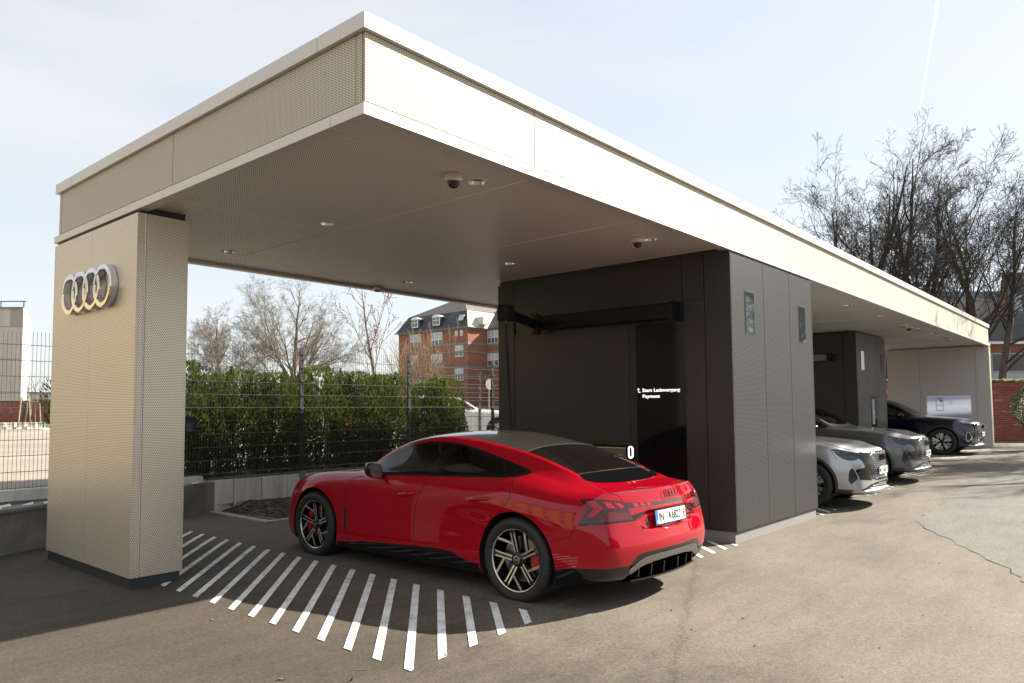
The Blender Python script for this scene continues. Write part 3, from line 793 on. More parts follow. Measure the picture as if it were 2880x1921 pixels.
# young tree with red buds
tb, T = bare_tree('young_tree', 'slim young tree with red buds just behind the fence', (16.0, 18.45, .5), [((0, 0), (.0, .0), 3.5, .075, 5, 2.6, (.3, .75), .75)], [(5, .45, (.35, .8), .06, .05), (4, .45, (.4, .9), .03, .08), (0, 0, (0, 0), 0, .1)], 5, TWIGP)
g = MB(); rr = random.Random(3)
crown = T.crown
for i in range(0, len(crown.v)):
    if rr.random() < .16:
        p = Vector(crown.v[i])
        if p.z < 2.8: continue
        s_ = rr.uniform(.014, .028)
        g.add([p + Vector((s_, 0, 0)), p + Vector((0, s_, 0)), p + Vector((-s_, 0, 0)), p + Vector((0, -s_, 0)), p + Vector((0, 0, s_ * 1.4)), p - Vector((0, 0, s_ * 1.4))], [(0, 1, 4), (1, 2, 4), (2, 3, 4), (3, 0, 4), (1, 0, 5), (2, 1, 5), (3, 2, 5), (0, 3, 5)])
ob = g.build('bud', mat('red_bud', (.32, .07, .05), .6), tb); ob['kind'] = 'stuff'
def shoots(name, label, loc, n, h, spread, seed, m, group=None):
    T = Tree(seed); t = thing(name, label, 'shrub', loc, 0, group)
    for i in range(n):
        q = T.r.uniform(0, 6.28); rr_ = T.r.uniform(0, .5)
        T.branch(Vector((rr_ * math.cos(q), rr_ * math.sin(q), -.1)), Vector((math.cos(q) * spread * T.r.random(), math.sin(q) * spread * T.r.random(), 1)).normalized(), h * T.r.uniform(.6, 1.05), .022, 0, [(5, .4, (.2, .5), .03, .05), (3, .5, (.3, .7), .02, .08), (0, 0, (0, 0), 0, .1)])
    T.crown.build('shoots', m, t)
REED = mat('reddish_shoots', (.24, .15, .09), .9)
shoots('bare_shrub', 'tall bare shrub of upright tan shoots left of the brick building', (28.3, 29.0, .5), 60, 5.2, .5, 31, REED)
for k, (x, y, h, lb) in enumerate(((33, 98, 6.5, 'bare thicket behind the left brick lot wall, next to the concrete block'), (36, 95, 5.0, 'lower bare thicket right of the concrete block, partly behind the gold pillar'), (43, 66, 4.2, 'bare thicket under the left big tree'), (58, 62, 4.0, 'bare thicket between the young tree and the brick building'))):
    shoots('bare_shrub', lb, (x, y, .5), 34, h, .9, 40 + k, TWIGP, 'bare thickets at the far side of the lot')
# right of the canopy
bare_tree('bare_tree', 'leftmost and broadest bare multi stemmed tree behind the canopy at right', (47.8, 8.3, .3),
          [((-.5, .9), (-.10, .20), 7.0, .28, 8, 6.8, (.45, 1.3), .7), ((0, .3), (-.03, .06), 8.0, .31, 7, 8.6, (.25, .95), .72), ((.4, -.3), (.0, -.02), 8.0, .28, 6, 8.8, (.25, .9), .72), ((.9, -.9), (.05, -.10), 7.5, .25, 6, 7.6, (.25, .9), .7)], SPECU, 7, TWIG, 'bare trees right of the canopy')
bare_tree('bare_tree', 'middle bare tree behind the canopy, between two others', (51.8, 6.6, .3),
          [((0, 0), (.02, -.01), 8.0, .30, 8, 7.2, (.3, 1.0), .7), ((.6, -.7), (.05, -.08), 7.5, .25, 7, 7.2, (.3, .9), .7)], SPECU, 8, TWIG, 'bare trees right of the canopy')
bare_tree('bare_tree', 'rightmost bare tree over the brick wall, leaning outward', (46.8, 3.4, .3),
          [((0, 0), (.02, -.03), 6.0, .28, 6, 7.4, (.35, 1.1), .72), ((.3, -.6), (.08, -.12), 6.0, .22, 6, 7.0, (.35, 1.2), .7)], SPECU, 9, TWIG, 'bare trees right of the canopy')
# trees that stand outside the picture, towards the sun and behind the camera: their shadows and mirror images are in it
bare_tree('bare_tree', 'bare tree out of view at right whose shadow streaks the drive', (30.5, -7.6, .3), [((0, 0), (-.04, .0), 3.5, .38, 9, 6.2, (.3, 1.2), .7)], SPEC, 14, TWIG)
bare_tree('bare_tree', 'second bare tree out of view toward the sun', (25.5, -7.2, .3), [((0, 0), (0, 0), 3.5, .36, 8, 5.4, (.3, 1.1), .7)], SPECS, 15, TWIG)
bare_tree('bare_tree', 'bare tree behind the camera that mirrors in the red tail', (3.0, -24, 0), [((0, 0), (0, 0), 4.5, .42, 8, 6.5, (.3, 1.1), .7)], SPECS, 16, TWIG)
# two staked saplings in the lot island
for k, (x, y, lb) in enumerate(((12.15, 46.5, 'nearer staked sapling on the lot island'), (14.3, 51.5, 'farther staked sapling beyond the lot island'))):
    t, T = bare_tree('sapling', lb, (x, y, .5), [((0, 0), (.02, 0), 2.0, .05, 3, 1.2, (.4, 1.0), .8)], [(4, .5, (.4, .9), .05, .06), (0, 0, (0, 0), 0, .1)], 60 + k, TWIGP, 'saplings on the lot')
    g = MB()
    for a in (-.35, .35): g.tube([(a, .05, 0), (a * .6, .05, 1.9)], .035, 6)
    g.tube([(-.3, .05, 1.7), (.3, .05, 1.7)], .025, 6)
    g.build('stake', mat('stake_wood', (.34, .26, .18), .8), t)

# ------------------------------------------------------------------ retaining walls, soil, mulch
CONC = mat('concrete', (.52, .50, .45), .85); noisy(CONC, (.54, .52, .47), (.76, .735, .67), 2.2, 8, .3, .62, bump=.2, bscale=60, bdist=.003, stretch=(3.5, 1, .45))
CONCO = mat('old_concrete', (.22, .21, .19), .9); noisy(CONCO, (.13, .125, .115), (.27, .255, .23), 2.4, 8, .32, .66, bump=.4, bscale=30, bdist=.006)
rw = thing('retaining_wall', 'pale concrete panel retaining wall under the hedge fence', 'retaining wall', (2.85, 7.27, 0))
g = MB(); x = 2.853
while x < 25.0:
    g.box((x - 2.85 + .005, .02, -.1), (x + .509 - 2.85 - .005, .14, .484)); x += .511
g.build('wall_panel', CONC, rw, bevel=.006)
g = MB(); g.box((.02, .045, -.1), (22, .12, .465)); g.build('backing', CONCO, rw)
ow = thing('retaining_wall', 'low weathered grey wall running behind the gold pillar', 'retaining wall', (-.27, 6.05, 0), math.atan2(1.15, 3.06))
g = MB(); g.box((-7, 0, -.3), (3.56, .27, .475)); g.build('wall_body', CONCO, ow, bevel=.02)
g = MB(); rg = random.Random(9)
for k in range(46):
    x = -6.8 + k * .225; r_ = rg.uniform(.02, .05); q = rg.uniform(.0, .2)
    g.add([(x - .08, q, .475), (x + .06, q - .02, .478), (x + .09, q + r_, .50), (x - .02, q + r_ * 1.6, .476 + r_ * .3)], [(0, 1, 2, 3)])
g.build('broken_crust', CONC, ow)
kb = tag(MB().box((-8, 7.23, .2), (2.8, 7.39, .57)).build('kerb', CONC), kind='structure')
GRAV = mat('gravel', (.06, .062, .068), .9); noisy(GRAV, (.02, .021, .024), (.10, .102, .11), 45, 4, bump=1, bscale=50, bdist=.03)
tag(MB().add([(-8, 2.9, .43), (2.8, 7.24, .43), (-8, 7.24, .43)], [(0, 1, 2)]).build('gravel_strip', GRAV), kind='structure')
SOIL = mat('soil', (.05, .038, .028), .95); noisy(SOIL, (.025, .019, .014), (.08, .06, .042), 18, 6, bump=1, bscale=30, bdist=.03)
tag(MB().add([(2.7, 7.38, .46), (26, 7.38, .46), (26, 9.4, .52), (2.7, 9.4, .52)], [(0, 1, 2, 3)]).build('soil', SOIL), kind='structure')
rg = random.Random(21)
g = MB(); nx, ny = 90, 22
V = []
for j in range(ny):
    for i in range(nx):
        x = 3.02 + i * .2; y = 5.74 + (7.28 - 5.74) * j / (ny - 1)
        ed = min(1, j / 3, i / 3)
        V.append((x + rg.uniform(-.03, .03), y + (rg.uniform(-.02, .02) if 0 < j < ny - 1 else 0), gz(x) - .03 + ed * (.045 + .09 * (j / ny) ** 2 + rg.uniform(0, .05))))
g.add(V, [(j * nx + i, j * nx + i + 1, (j + 1) * nx + i + 1, (j + 1) * nx + i) for j in range(ny - 1) for i in range(nx - 1)])
MULCH = mat('mulch', (.06, .045, .035), .95); noisy(MULCH, (.022, .017, .014), (.10, .07, .05), 28, 5, bump=1, bscale=40, bdist=.02)
tag(g.build('mulch_bed', MULCH), kind='structure')
g = MB(); rg = random.Random(4)
for k in range(700):
    x, y = rg.uniform(3.05, 6.5), rg.uniform(5.75, 7.25); q = rg.uniform(0, 6.28); l_ = rg.uniform(.02, .06); z = gz(x) + .05 + .08 * ((y - 5.7) / 1.9) ** 2
    dx, dy = l_ * math.cos(q), l_ * math.sin(q)
    g.add([(x - dx, y - dy, z), (x - dy * .3, y + dx * .3, z + .02), (x + dx, y + dy, z + rg.uniform(0, .03)), (x + dy * .3, y - dx * .3, z)], [(0, 1, 2, 3)])
CHIP = mat('bark_chip', (.13, .08, .05), .9); noisy(CHIP, (.05, .03, .02), (.22, .14, .09), 6)
tag(g.build('bark_chips', CHIP), 'loose bark chips and dry leaves covering the mulch bed', 'bark chips', kind='stuff')
COB = mat('kerb_stone', (.42, .42, .40), .85); noisy(COB, (.33, .33, .31), (.52, .52, .50), 9, 6)
g = MB()
for k in range(18): g.box((2.93, 5.67 + k * .105 + .004, -.1), (3.035, 5.67 + (k + 1) * .105 - .004, gz(3) + .012 + .004 * (k % 2)))
for k in range(80): g.box((3.035 + k * .21, 5.66, -.1), (3.035 + (k + 1) * .21 - .008, 5.755, gz(3.04 + k * .21) + .012 + .003 * (k % 3)))
tag(g.build('edging', COB), kind='structure')

# ------------------------------------------------------------------ wire fence
FENM = mat('fence_coating', (.13, .135, .14), .38, .7)
POST = mat('fence_post', (.10, .098, .095), .4, .6)
def fence(label, x0, n, y, z0, z1, step, posts=True, group='double wire fences', rodgap=.05):
    t = thing('wire_fence', label, 'fence', (x0, y, z0), 0, group)
    for k in range(n):
        g = MB()
        xa, xb = k * step + .03, (k + 1) * step - .03
        for i in range(int((xb - xa) / rodgap) + 1):
            xx = xa + i * rodgap
            g.tube([(xx, 0, -.03), (xx, 0, z1 - z0 + .03)], .0028, 4, cap=False, smooth=False)
        zz = .05
        while zz < z1 - z0 + .01:
            for dy in (-.0065, .0065): g.tube([(xa - .02, dy, zz), (xb + .02, dy, zz)], .0036, 4, cap=False, smooth=False)
            zz += .2085
        g.build('mesh_panel', FENM, t)
    for k in range(n + 1):
        g = MB(); px = k * step
        g.box((px - .03, .012, -.06), (px + .03, .055, z1 - z0 + .05)); p = g.build('post', POST, t)
        g = MB(); g.box((px - .033, .009, z1 - z0 + .05), (px + .033, .058, z1 - z0 + .06))
        for i in range(9): g.box((px - .035, -.012, .1 + i * .24), (px + .035, .011, .135 + i * .24))
        g.build('clamp', POST, p)
        g = MB(); g.box((px - .055, -.035, -.13), (px + .055, -.012 + .012, -.005)); g.build('foot_plate', mat('galvanised', (.35, .37, .38), .45, .7) if 'galv' not in MS else MS['galv'], p)
    return t
MS = {}
MS['galv'] = mat('galvanised', (.32, .335, .34), .5, .6)
fence('dark wire fence with posts standing on the concrete wall', -8.26, 13, 7.295, .54, 2.615, 2.585)
fence('second dark wire fence farther back near the white car', 6.7, 6, 9.3, .505, 2.46, 2.48, group='double wire fences')
# camera notice on the fence
sg = thing('notice_sign', 'small black camera notice plate on the fence beside the pillar', 'sign', (2.50, 7.255, 1.34))
MB().box((-.31, -.003, -.14), (.19, .003, .14)).build('plate', mat('sign_black', (.02, .022, .026), .5), sg)
g = MB(); g.box((-.13, -.006, -.09), (-.07 + .06, -.0035, .06)); pc_ = g.build('pictogram', WHITEP, sg)
g = MB(); g.extrude([(-.12, -.009, -.03), (-.035, -.009, .0), (-.028, -.009, -.028), (-.112, -.009, -.058)], (0, .0025, 0)); g.box((-.075, -.009, .0), (-.068, -.0065, .06)); g.build('camera_symbol', BLACKM, pc_)
g = MB()
for k in range(7): g.box((.02, -.005, .055 - .02 * k), (.02 + .13 - .02 * (k % 3), -.0035, .060 - .02 * k))
g.box((-.11, -.005, .095), (-.0, -.0035, .106))
g.build('small_print', mat('print_grey', (.3, .31, .33), .6), sg)

# ------------------------------------------------------------------ thuja hedge: every shrub on its own
def leafmat(name, c1, c2):
    m = mat(name, c1, .55, 0, .3); noisy(m, c1, c2, 5, 4, .3, .7)
    t, b, N, K = nodes(m)
    tl = N('ShaderNodeBsdfTranslucent'); tl.inputs['Color'].default_value = (c2[0] * 1.6, c2[1] * 1.7, c2[2], 1)
    ms = N('ShaderNodeMixShader'); ms.inputs['Fac'].default_value = .28
    K(b.outputs[0], ms.inputs[1]); K(tl.outputs[0], ms.inputs[2]); K(ms.outputs[0], t.nodes['Material Output'].inputs['Surface'])
    return m
THUJ = leafmat('thuja_leaf', (.022, .036, .010), (.100, .118, .032))
DEAD = leafmat('dead_leaf', (.10, .05, .025), (.2, .10, .05))
LAUR = leafmat('laurel_leaf', (.02, .045, .015), (.06, .10, .035))
def thuja_mesh(seed, h, r, n):
    R_ = random.Random(seed); g = MB()
    ph = [R_.uniform(0, 6.28) for _ in range(6)]
    lead = [(R_.uniform(-.5, .5) * r, R_.uniform(-.5, .5) * r, h * R_.uniform(.86, 1.0)) for _ in range(5)]
    for i in range(n):
        z = h * R_.random() ** .85
        f = z / h
        prof = r * (1.0 - .25 * (1 - f) ** 2) * (1 if f < .62 else math.sqrt(max(0, 1 - ((f - .62) / .40) ** 2)))
        q = R_.uniform(0, 6.28)
        lump = 1 + .18 * math.sin(3 * q + ph[0] + 5 * f) + .12 * math.sin(7 * q + ph[1] + 11 * f)
        rad_ = prof * lump * (1 - .55 * R_.random() ** 2.2)
        x, y = rad_ * math.cos(q), rad_ * math.sin(q)
        if f > .70 and R_.random() < .55:
            lx, ly, lz = R_.choice(lead); s_ = R_.random(); w_ = .13 * (1 - s_)
            x = lx + R_.gauss(0, w_); y = ly + R_.gauss(0, w_); z = lz - .55 + s_ * .62
        d = Vector((math.cos(q) * R_.uniform(.1, .9), math.sin(q) * R_.uniform(.1, .9), R_.uniform(.4, 1.3))).normalized()
        s_ = Vector((R_.gauss(0, 1), R_.gauss(0, 1), R_.gauss(0, .5))); s_ = (s_ - d * s_.dot(d)).normalized()
        l_ = R_.uniform(.028, .062); w_ = l_ * R_.uniform(.16, .32); p = Vector((x, y, z))
        g.add([p - d * l_ * .5, p + s_ * w_, p + d * l_, p - s_ * w_], [(0, 1, 2, 3)])
    return g
def shrub(name, label, cat, loc, g, m, group, stem_h=.6, rz=0, sc=1):
    t = thing(name, label, cat, loc, rz, group); t.scale = (sc, sc, sc)
    link('foliage', g, t)
    s_ = MB(); R_ = random.Random(int(loc[0] * 100))
    for k in range(3):
        a = R_.uniform(0, 6.28); s_.tube([(0, 0, -.05), (.1 * math.cos(a), .1 * math.sin(a), .5), (.2 * math.cos(a), .2 * math.sin(a), 1.2)], [.022, .016, .008], 6)
    s_.build('stem', TWIG, t)
    return t
tm = [thuja_mesh(100 + k, 1.9, .60, 12500).mesh('thuja_foliage', THUJ) for k in range(4)]
HEDGE = [((x + 2.99) * .971 - 2.99, s_ * .975) for x, s_ in [(1.55, 1.0), (2.25, .93), (2.95, 1.04), (3.45, .92), (4.12, .98), (4.72, .97), (5.22, .90), (5.80, 1.05), (6.62, 1.01), (7.14, .96), (7.66, 1.0), (8.72, .93), (9.22, 1.0), (9.62, .62)]]
HL = ['thuja hidden behind the gold pillar, leftmost of the hedge', 'thuja mostly behind the gold pillar edge', 'thuja showing right beside the gold pillar', 'slim thuja with a gap of grey behind it, second beside the pillar', 'thuja under the left big bare tree', 'thuja under the right big bare tree trunk', 'thuja just left of the post that stands over the red bonnet', 'tall dense thuja just right of the post over the red bonnet',
      'thuja left of the young budding tree', 'thuja around the base of the young budding tree', 'thuja left of the post above the red car roof', 'thuja between the last two visible posts, left one', 'thuja between the last two visible posts, right one', 'low thuja at the hedge end in front of the white car']
for k, ((x, s_), lb) in enumerate(zip(HEDGE, HL)):
    shrub('thuja_shrub', lb, 'shrub', (x, 8.0 + .06 * math.sin(k * 2.1), .46), tm[k % 4], THUJ, 'thuja shrubs of the hedge', rz=k * 1.3, sc=s_)
shrub('dead_shrub', 'brown dried out shrub in the gap of the hedge', 'shrub', (5.95, 7.8, .46), thuja_mesh(140, 1.35, .26, 1500).mesh('dead_foliage', DEAD), DEAD, None)
g = MB(); R_ = random.Random(77)
for i in range(2600):
    x = R_.uniform(2.9, 9.8); y = R_.uniform(7.46, 7.8); z = .46 + R_.random() ** 2 * .28
    d = Vector((R_.gauss(0, .6), R_.gauss(0, .6), 1)).normalized(); s_ = d.orthogonal().normalized(); l_ = R_.uniform(.03, .07); p = Vector((x, y, z))
    g.add([p, p + d * l_ * .5 + s_ * l_ * .3, p + d * l_, p + d * l_ * .5 - s_ * l_ * .3], [(0, 1, 2, 3)])
tag(g.build('ground_ivy', leafmat('ivy_leaf', (.04, .07, .015), (.16, .2, .04))), 'sunlit green ground cover at the foot of the hedge', 'ground cover', kind='stuff')

# ------------------------------------------------------------------ background buildings
def brickmat(name, c1, c2, mortar, scale=1.0, mort=.012, patch=None):
    m = mat(name, c1, .9, 0, .2); t, b, N, K = nodes(m)
    uv = N('ShaderNodeUVMap'); br = N('ShaderNodeTexBrick')
    br.inputs['Color1'].default_value = (*c1, 1); br.inputs['Color2'].default_value = (*c2, 1); br.inputs['Mortar'].default_value = (*mortar, 1)
    br.inputs['Scale'].default_value = scale; br.inputs['Brick Width'].default_value = .25; br.inputs['Row Height'].default_value = .077; br.inputs['Mortar Size'].default_value = mort; br.inputs['Bias'].default_value = -.2
    K(uv.outputs['UV'], br.inputs['Vector'])
    n = N('ShaderNodeTexNoise'); n.inputs['Scale'].default_value = 1.3; n.inputs['Detail'].default_value = 6; K(uv.outputs['UV'], n.inputs['Vector'])
    mr = N('ShaderNodeMapRange'); mr.inputs['From Min'].default_value = .3; mr.inputs['From Max'].default_value = .7; mr.inputs['To Min'].default_value = .86; mr.inputs['To Max'].default_value = 1.1; K(n.outputs['Fac'], mr.inputs['Value'])
    mu = N('ShaderNodeMixRGB'); mu.blend_type = 'MULTIPLY'; mu.inputs['Fac'].default_value = 1; K(br.outputs['Color'], mu.inputs['Color1']); K(mr.outputs['Result'], mu.inputs['Color2'])
    col = mu.outputs['Color']
    if patch:
        n2 = N('ShaderNodeTexNoise'); n2.inputs['Scale'].default_value = 3.2; n2.inputs['Detail'].default_value = 7; n2.inputs['Roughness'].default_value = .7
        mp = N('ShaderNodeMapping'); mp.inputs['Scale'].default_value = (.5, 1.6, 1); K(uv.outputs['UV'], mp.inputs['Vector']); K(mp.outputs['Vector'], n2.inputs['Vector'])
        m2 = N('ShaderNodeMapRange'); m2.inputs['From Min'].default_value = .56; m2.inputs['From Max'].default_value = .64; K(n2.outputs['Fac'], m2.inputs['Value'])
        mm = N('ShaderNodeMixRGB'); mm.inputs['Color2'].default_value = (*patch, 1); K(m2.outputs['Result'], mm.inputs['Fac']); K(col, mm.inputs['Color1']); col = mm.outputs['Color']
    K(col, b.inputs['Base Color'])
    return m
BRK = brickmat('red_brick', (.27, .092, .055), (.33, .125, .075), (.26, .17, .13))
BRKO = brickmat('old_red_brick', (.20, .045, .035), (.26, .075, .055), (.24, .14, .11), patch=(.36, .26, .22))
BAND = mat('stone_band', (.20, .20, .18), .9); SLATE = mat('slate', (.035, .038, .042), .6); noisy(SLATE, (.025, .027, .03), (.06, .063, .068), .5, 8, stretch=(1, 1, 3))
TILE = mat('roof_tile', (.13, .11, .095), .8); noisy(TILE, (.08, .068, .06), (.19, .165, .14), 1.2, 8, stretch=(1, 3, 6))
PALER = mat('pale_lead_roof', (.50, .50, .42), .7)
WPANE = mat('window_pane', (.10, .12, .14), .08, 0, .8)
WBLIND = mat('window_blind', (.45, .48, .50), .5)
bb = thing('brick_building', 'red brick building with dark mansard roof seen beyond the hedge', 'building', (88.9, 80.2, .5))
q4 = lambda x, y, z: (x - 88.9, y - 80.2, z - .5)
X0, X1, Y0, Y1, ZE = 88.9, 108, 80.2, 97.4, 15.25
g = MB(); g.box(q4(X0, Y0, .3), q4(X1, Y1, ZE)); g.build('wall', BRK, bb, uv=True)
g = MB(); g.box(q4(93.75, 62, .3), q4(115, Y0 - .02, ZE)); g.build('wall', BRK, bb, uv=True)
g = MB()
for za, zc in ((12.37, 12.74), (11.04, 11.36), (8.40, 8.75), (7.1, 7.4), (14.95, 15.25)):
    g.box(q4(X0 - .08, Y0 - .08, za), q4(X0 - .001, Y1 + .05, zc)); g.box(q4(X0 - .001, Y0 - .08, za), q4(93.75 - .085, Y0 - .001, zc)); g.box(q4(93.75 - .08, 62, za), q4(93.75 - .001, Y0 - .085, zc))
g.build('stone_band', BAND, bb)
def bwin(ya, yb, za, zb_, cols=3, rows=2, x=X0, blind=.5, par=bb):
    g = MB(); w_ = .10
    g.box(q4(x - .06, yb, za), q4(x - .0015, ya, za + w_)); g.box(q4(x - .06, yb, zb_ - w_), q4(x - .0015, ya, zb_))
    n_ = cols
    for k in range(n_ + 1):
        yy = yb + (ya - yb) * k / n_
        g.box(q4(x - .06, max(yb, yy - w_ / 2), za + w_), q4(x - .0015, min(ya, yy + w_ / 2), zb_ - w_))
    zz = za + (zb_ - za) * .45
    g.box(q4(x - .055, yb + .06, zz - .05), q4(x - .002, ya - .06, zz + .05))
    f_ = g.build('window', WHITEP, par)
    g = MB(); g.box(q4(x - .025, yb + .06, za + .06), q4(x - .0025, ya - .06, zz), 0); g.box(q4(x - .025, yb + .06, zz), q4(x - .0025, ya - .06, zb_ - .06), 1)
    g.build('pane', [WPANE, WBLIND], f_)
bwin(94.27, 91.54, 12.5, 14.93); bwin(88.9, 86.2, 12.5, 14.91); bwin(83.17, 82.55, 13.95, 14.84, 2); bwin(81.95, 81.33, 13.95, 14.84, 2)
bwin(83.17, 81.27, 10.4, 12.27, 2); bwin(88.9, 86.2, 8.55, 11.03, 4); bwin(94.27, 92.3, 8.55, 11.03, 3); bwin(83.19, 81.28, 6.35, 8.35, 3); bwin(88.9, 86.2, 4.6, 7.0, 3); bwin(94.27, 91.5, 4.6, 7.0, 3)
bwin(80.0, 77.6, 12.7, 15.0, 3, x=93.75); bwin(80.0, 77.6, 8.8, 11.15, 3, x=93.75)
g = MB(); i1, z1_ = 1.3, 18.35
a_ = [q4(X0 - .5, Y0 - .5, ZE), q4(X1, Y0 - .5, ZE), q4(X1, Y1 + .5, ZE), q4(X0 - .5, Y1 + .5, ZE)]
b_ = [q4(X0 + i1, Y0 + i1, z1_), q4(X1, Y0 + i1, z1_), q4(X1, Y1 - i1, z1_), q4(X0 + i1, Y1 - i1, z1_)]
c_ = [q4(X0 + 7, Y0 + 7.5, 21.9), q4(X1, Y0 + 7.5, 21.9)]
g.add(a_ + b_, [(3, 0, 4, 7)], 0); g.add(a_ + b_, [(0, 1, 5, 4)], 1); g.add(a_ + b_, [(1, 2, 6, 5), (2, 3, 7, 6)], 0)
g.add(b_ + c_, [(3, 0, 4), (0, 1, 5, 4), (1, 2, 5), (2, 3, 4, 5)], 2)
g.add(a_, [(3, 2, 1, 0)], 0)
rf = g.build('roof', [SLATE, PALER, TILE], bb)
g = MB(); g.box(q4(X0 - .62, Y0 - .62, ZE - .05), q4(X0 - .501, Y1 + .6, ZE + .1)); g.box(q4(X0 - .5, Y0 - .62, ZE - .05), q4(93.7, Y0 - .501, ZE + .1)); g.build('gutter', BAND, bb)
g = MB(); a_ = [q4(93.3, 62, ZE + .02), q4(115, 62, ZE + .02), q4(115, Y0 - .5, ZE + .02), q4(93.3, Y0 - .5, ZE + .02)]; c_ = [q4(99, 62, 19.5), q4(99, Y0 + 2, 19.5)]
g.add(a_ + c_, [(0, 3, 5, 4), (1, 4, 5, 2)], 0); g.build('roof', SLATE, bb)
for ya, yb in ((93.6, 92.0), (88.27, 86.55)):
    g = MB(); g.box(q4(X0 - .25, yb - .15, 16.0), q4(X0 + 1.6, ya + .15, 17.6)); d_ = g.build('dormer', SLATE, bb)
    g = MB(); pts = [(yb - .25 + (ya - yb + .5) * k / 10, 17.6 + .38 * math.sin(math.pi * k / 10)) for k in range(11)]
    g.extrude([q4(X0 - .4, yy, zz) for yy, zz in pts], (2, 0, 0)); g.build('dormer_roof', WHITEP, d_)
    g = MB(); g.box(q4(X0 - .30, yb, 16.1), q4(X0 - .26, ya, 17.6)); w0 = g.build('window', WHITEP, d_)
    g = MB()
    for k in range(2):
        for zz in ((16.25, 16.95), (17.05, 17.5)): g.box(q4(X0 - .32, yb + .15 + k * (ya - yb) * .47, zz[0]), q4(X0 - .301, yb + .1 + (k + 1) * (ya - yb) * .44, zz[1]))
    g.build('pane', WPANE, w0)
g = MB(); g.extrude([q4(X0 + .05, 82.5, 16.5), q4(X0 + .05, 81.35, 16.5), q4(X0 + .55, 81.35, 17.5), q4(X0 + .55, 82.5, 17.5)], (-.12, 0, .06)); g.build('skylight', WBLIND, bb)
g = MB(); g.box(q4(91.5, Y0 - 1.2, 15.9), q4(93.2, Y0 + 1.5, 17.2)); g.build('dormer', PALER, bb)

# concrete block at far left
cb = thing('concrete_building', 'tall pale concrete block at the far left beyond the lot', 'building', (25, 90.7, .5), math.atan2(.39 * -1, .92) * 0)
CPAN = mat('concrete_panel', (.47, .46, .41), .85); noisy(CPAN, (.40, .39, .35), (.52, .51, .46), .25, 5, stretch=(1, 1, .3))
e1 = Vector((-1.8, 2.0, 0)).normalized() * 24; e2 = Vector((4.0, 10.4, 0))
g = MB(); g.prism([(0, 0), (e2.x, e2.y), (e2.x + e1.x, e2.y + e1.y), (e1.x, e1.y)], -.3, 12.75); g.build('wall', CPAN, cb)
n1 = Vector((e1.y, -e1.x, 0)).normalized() * -1
if n1.dot(Vector((-28, -94, 0))) < 0: n1 = -n1
g = MB()
for zz in (10.6, 6.9, 3.0): g.extrude([Vector((0, 0, zz)) + n1 * .02, e1 + Vector((0, 0, zz)) + n1 * .02, e1 + Vector((0, 0, zz + .10)) + n1 * .02, Vector((0, 0, zz + .10)) + n1 * .02], n1 * -.015)
for s_ in (.115, .4): p = e1 * s_; g.extrude([p + n1 * .02, p + e1 * .005 + n1 * .02, p + e1 * .005 + n1 * .02 + Vector((0, 0, 12.7)), p + n1 * .02 + Vector((0, 0, 12.7))], n1 * -.015)
g.build('panel_joint', mat('joint_grey', (.26, .25, .23), .9), cb)
g = MB(); p = Vector((0, 0, 10.75)); g.extrude([p + n1 * .03, p + e1 * .062 + n1 * .03, p + e1 * .062 + n1 * .03 + Vector((0, 0, 1.9)), p + n1 * .03 + Vector((0, 0, 1.9))], n1 * -.008); g.build('stained_panel', mat('stained_concrete', (.31, .30, .275), .9), cb)
g = MB(); g.prism([(-.15, -.2), (e2.x + .1, e2.y + .1), (e2.x + e1.x, e2.y + e1.y + .1), (e1.x, e1.y - .2)], 12.751, 12.9); g.build('roof_edge', BAND, cb)
g = MB()
for s_ in (.0, .11): p = e1 * s_ + Vector((.1, .3, 12.9)); g.tube([p, p + Vector((0, 0, .75))], .06, 6)
g.tube([Vector((.1, .3, 13.6)) + e1 * -.01, Vector((.1, .3, 13.6)) + e1 * .12], .06, 6); g.build('railing', DARK, cb)
lw = thing('brick_wall', 'low red brick wall at the far end of the lot, left edge', 'wall', (22.1, 72.75, .4), math.atan2(2.75, -2.6))
g = MB(); g.box((-6, -.15, 0), (22, .15, 2.0)); g.build('wall', BRKO, lw, uv=True)
g = MB(); 
for k in range(8): g.box((-1.1 + 3.0 * k, -.25, 0), (-.75 + 3.0 * k, .25, 2.02)) 
g.box((-6, -.2, 2.001), (22, .2, 2.1)); g.build('pilaster', mat('dark_pilaster', (.07, .04, .035), .9), lw)
isl = MB(); 
for k in range(5): isl.lathe([(.12, 0), (.13, .4), (.0001, .42)], 10, c=(9.9 + .42 * k, 44.3 - .35 * k, .5))
tag(isl.build('bollard', mat('bollard_wood', (.42, .36, .27), .8)), 'row of short pale posts edging the lot island', 'bollard', kind='stuff')
g = MB(); g.prism([(9.8, 43.6), (11.8, 42.3), (14.2, 45.5), (12.2, 47.2)], .49, .56); tag(g.build('lot_island', CONC), kind='structure')
for k, (x, y, s_) in enumerate(((11.4, 44.4, .55), (12.4, 44.0, .7), (13.2, 45.2, .6))):
    gg = thuja_mesh(150 + k, .6, .6, 500)
    shrub('ground_shrub', ['leftmost', 'middle', 'rightmost'][k] + ' low grey green shrub on the lot island', 'shrub', (x, y, .5), gg.mesh('low_foliage', LAUR), LAUR, 'low shrubs on the lot island', sc=s_ * 1.3)
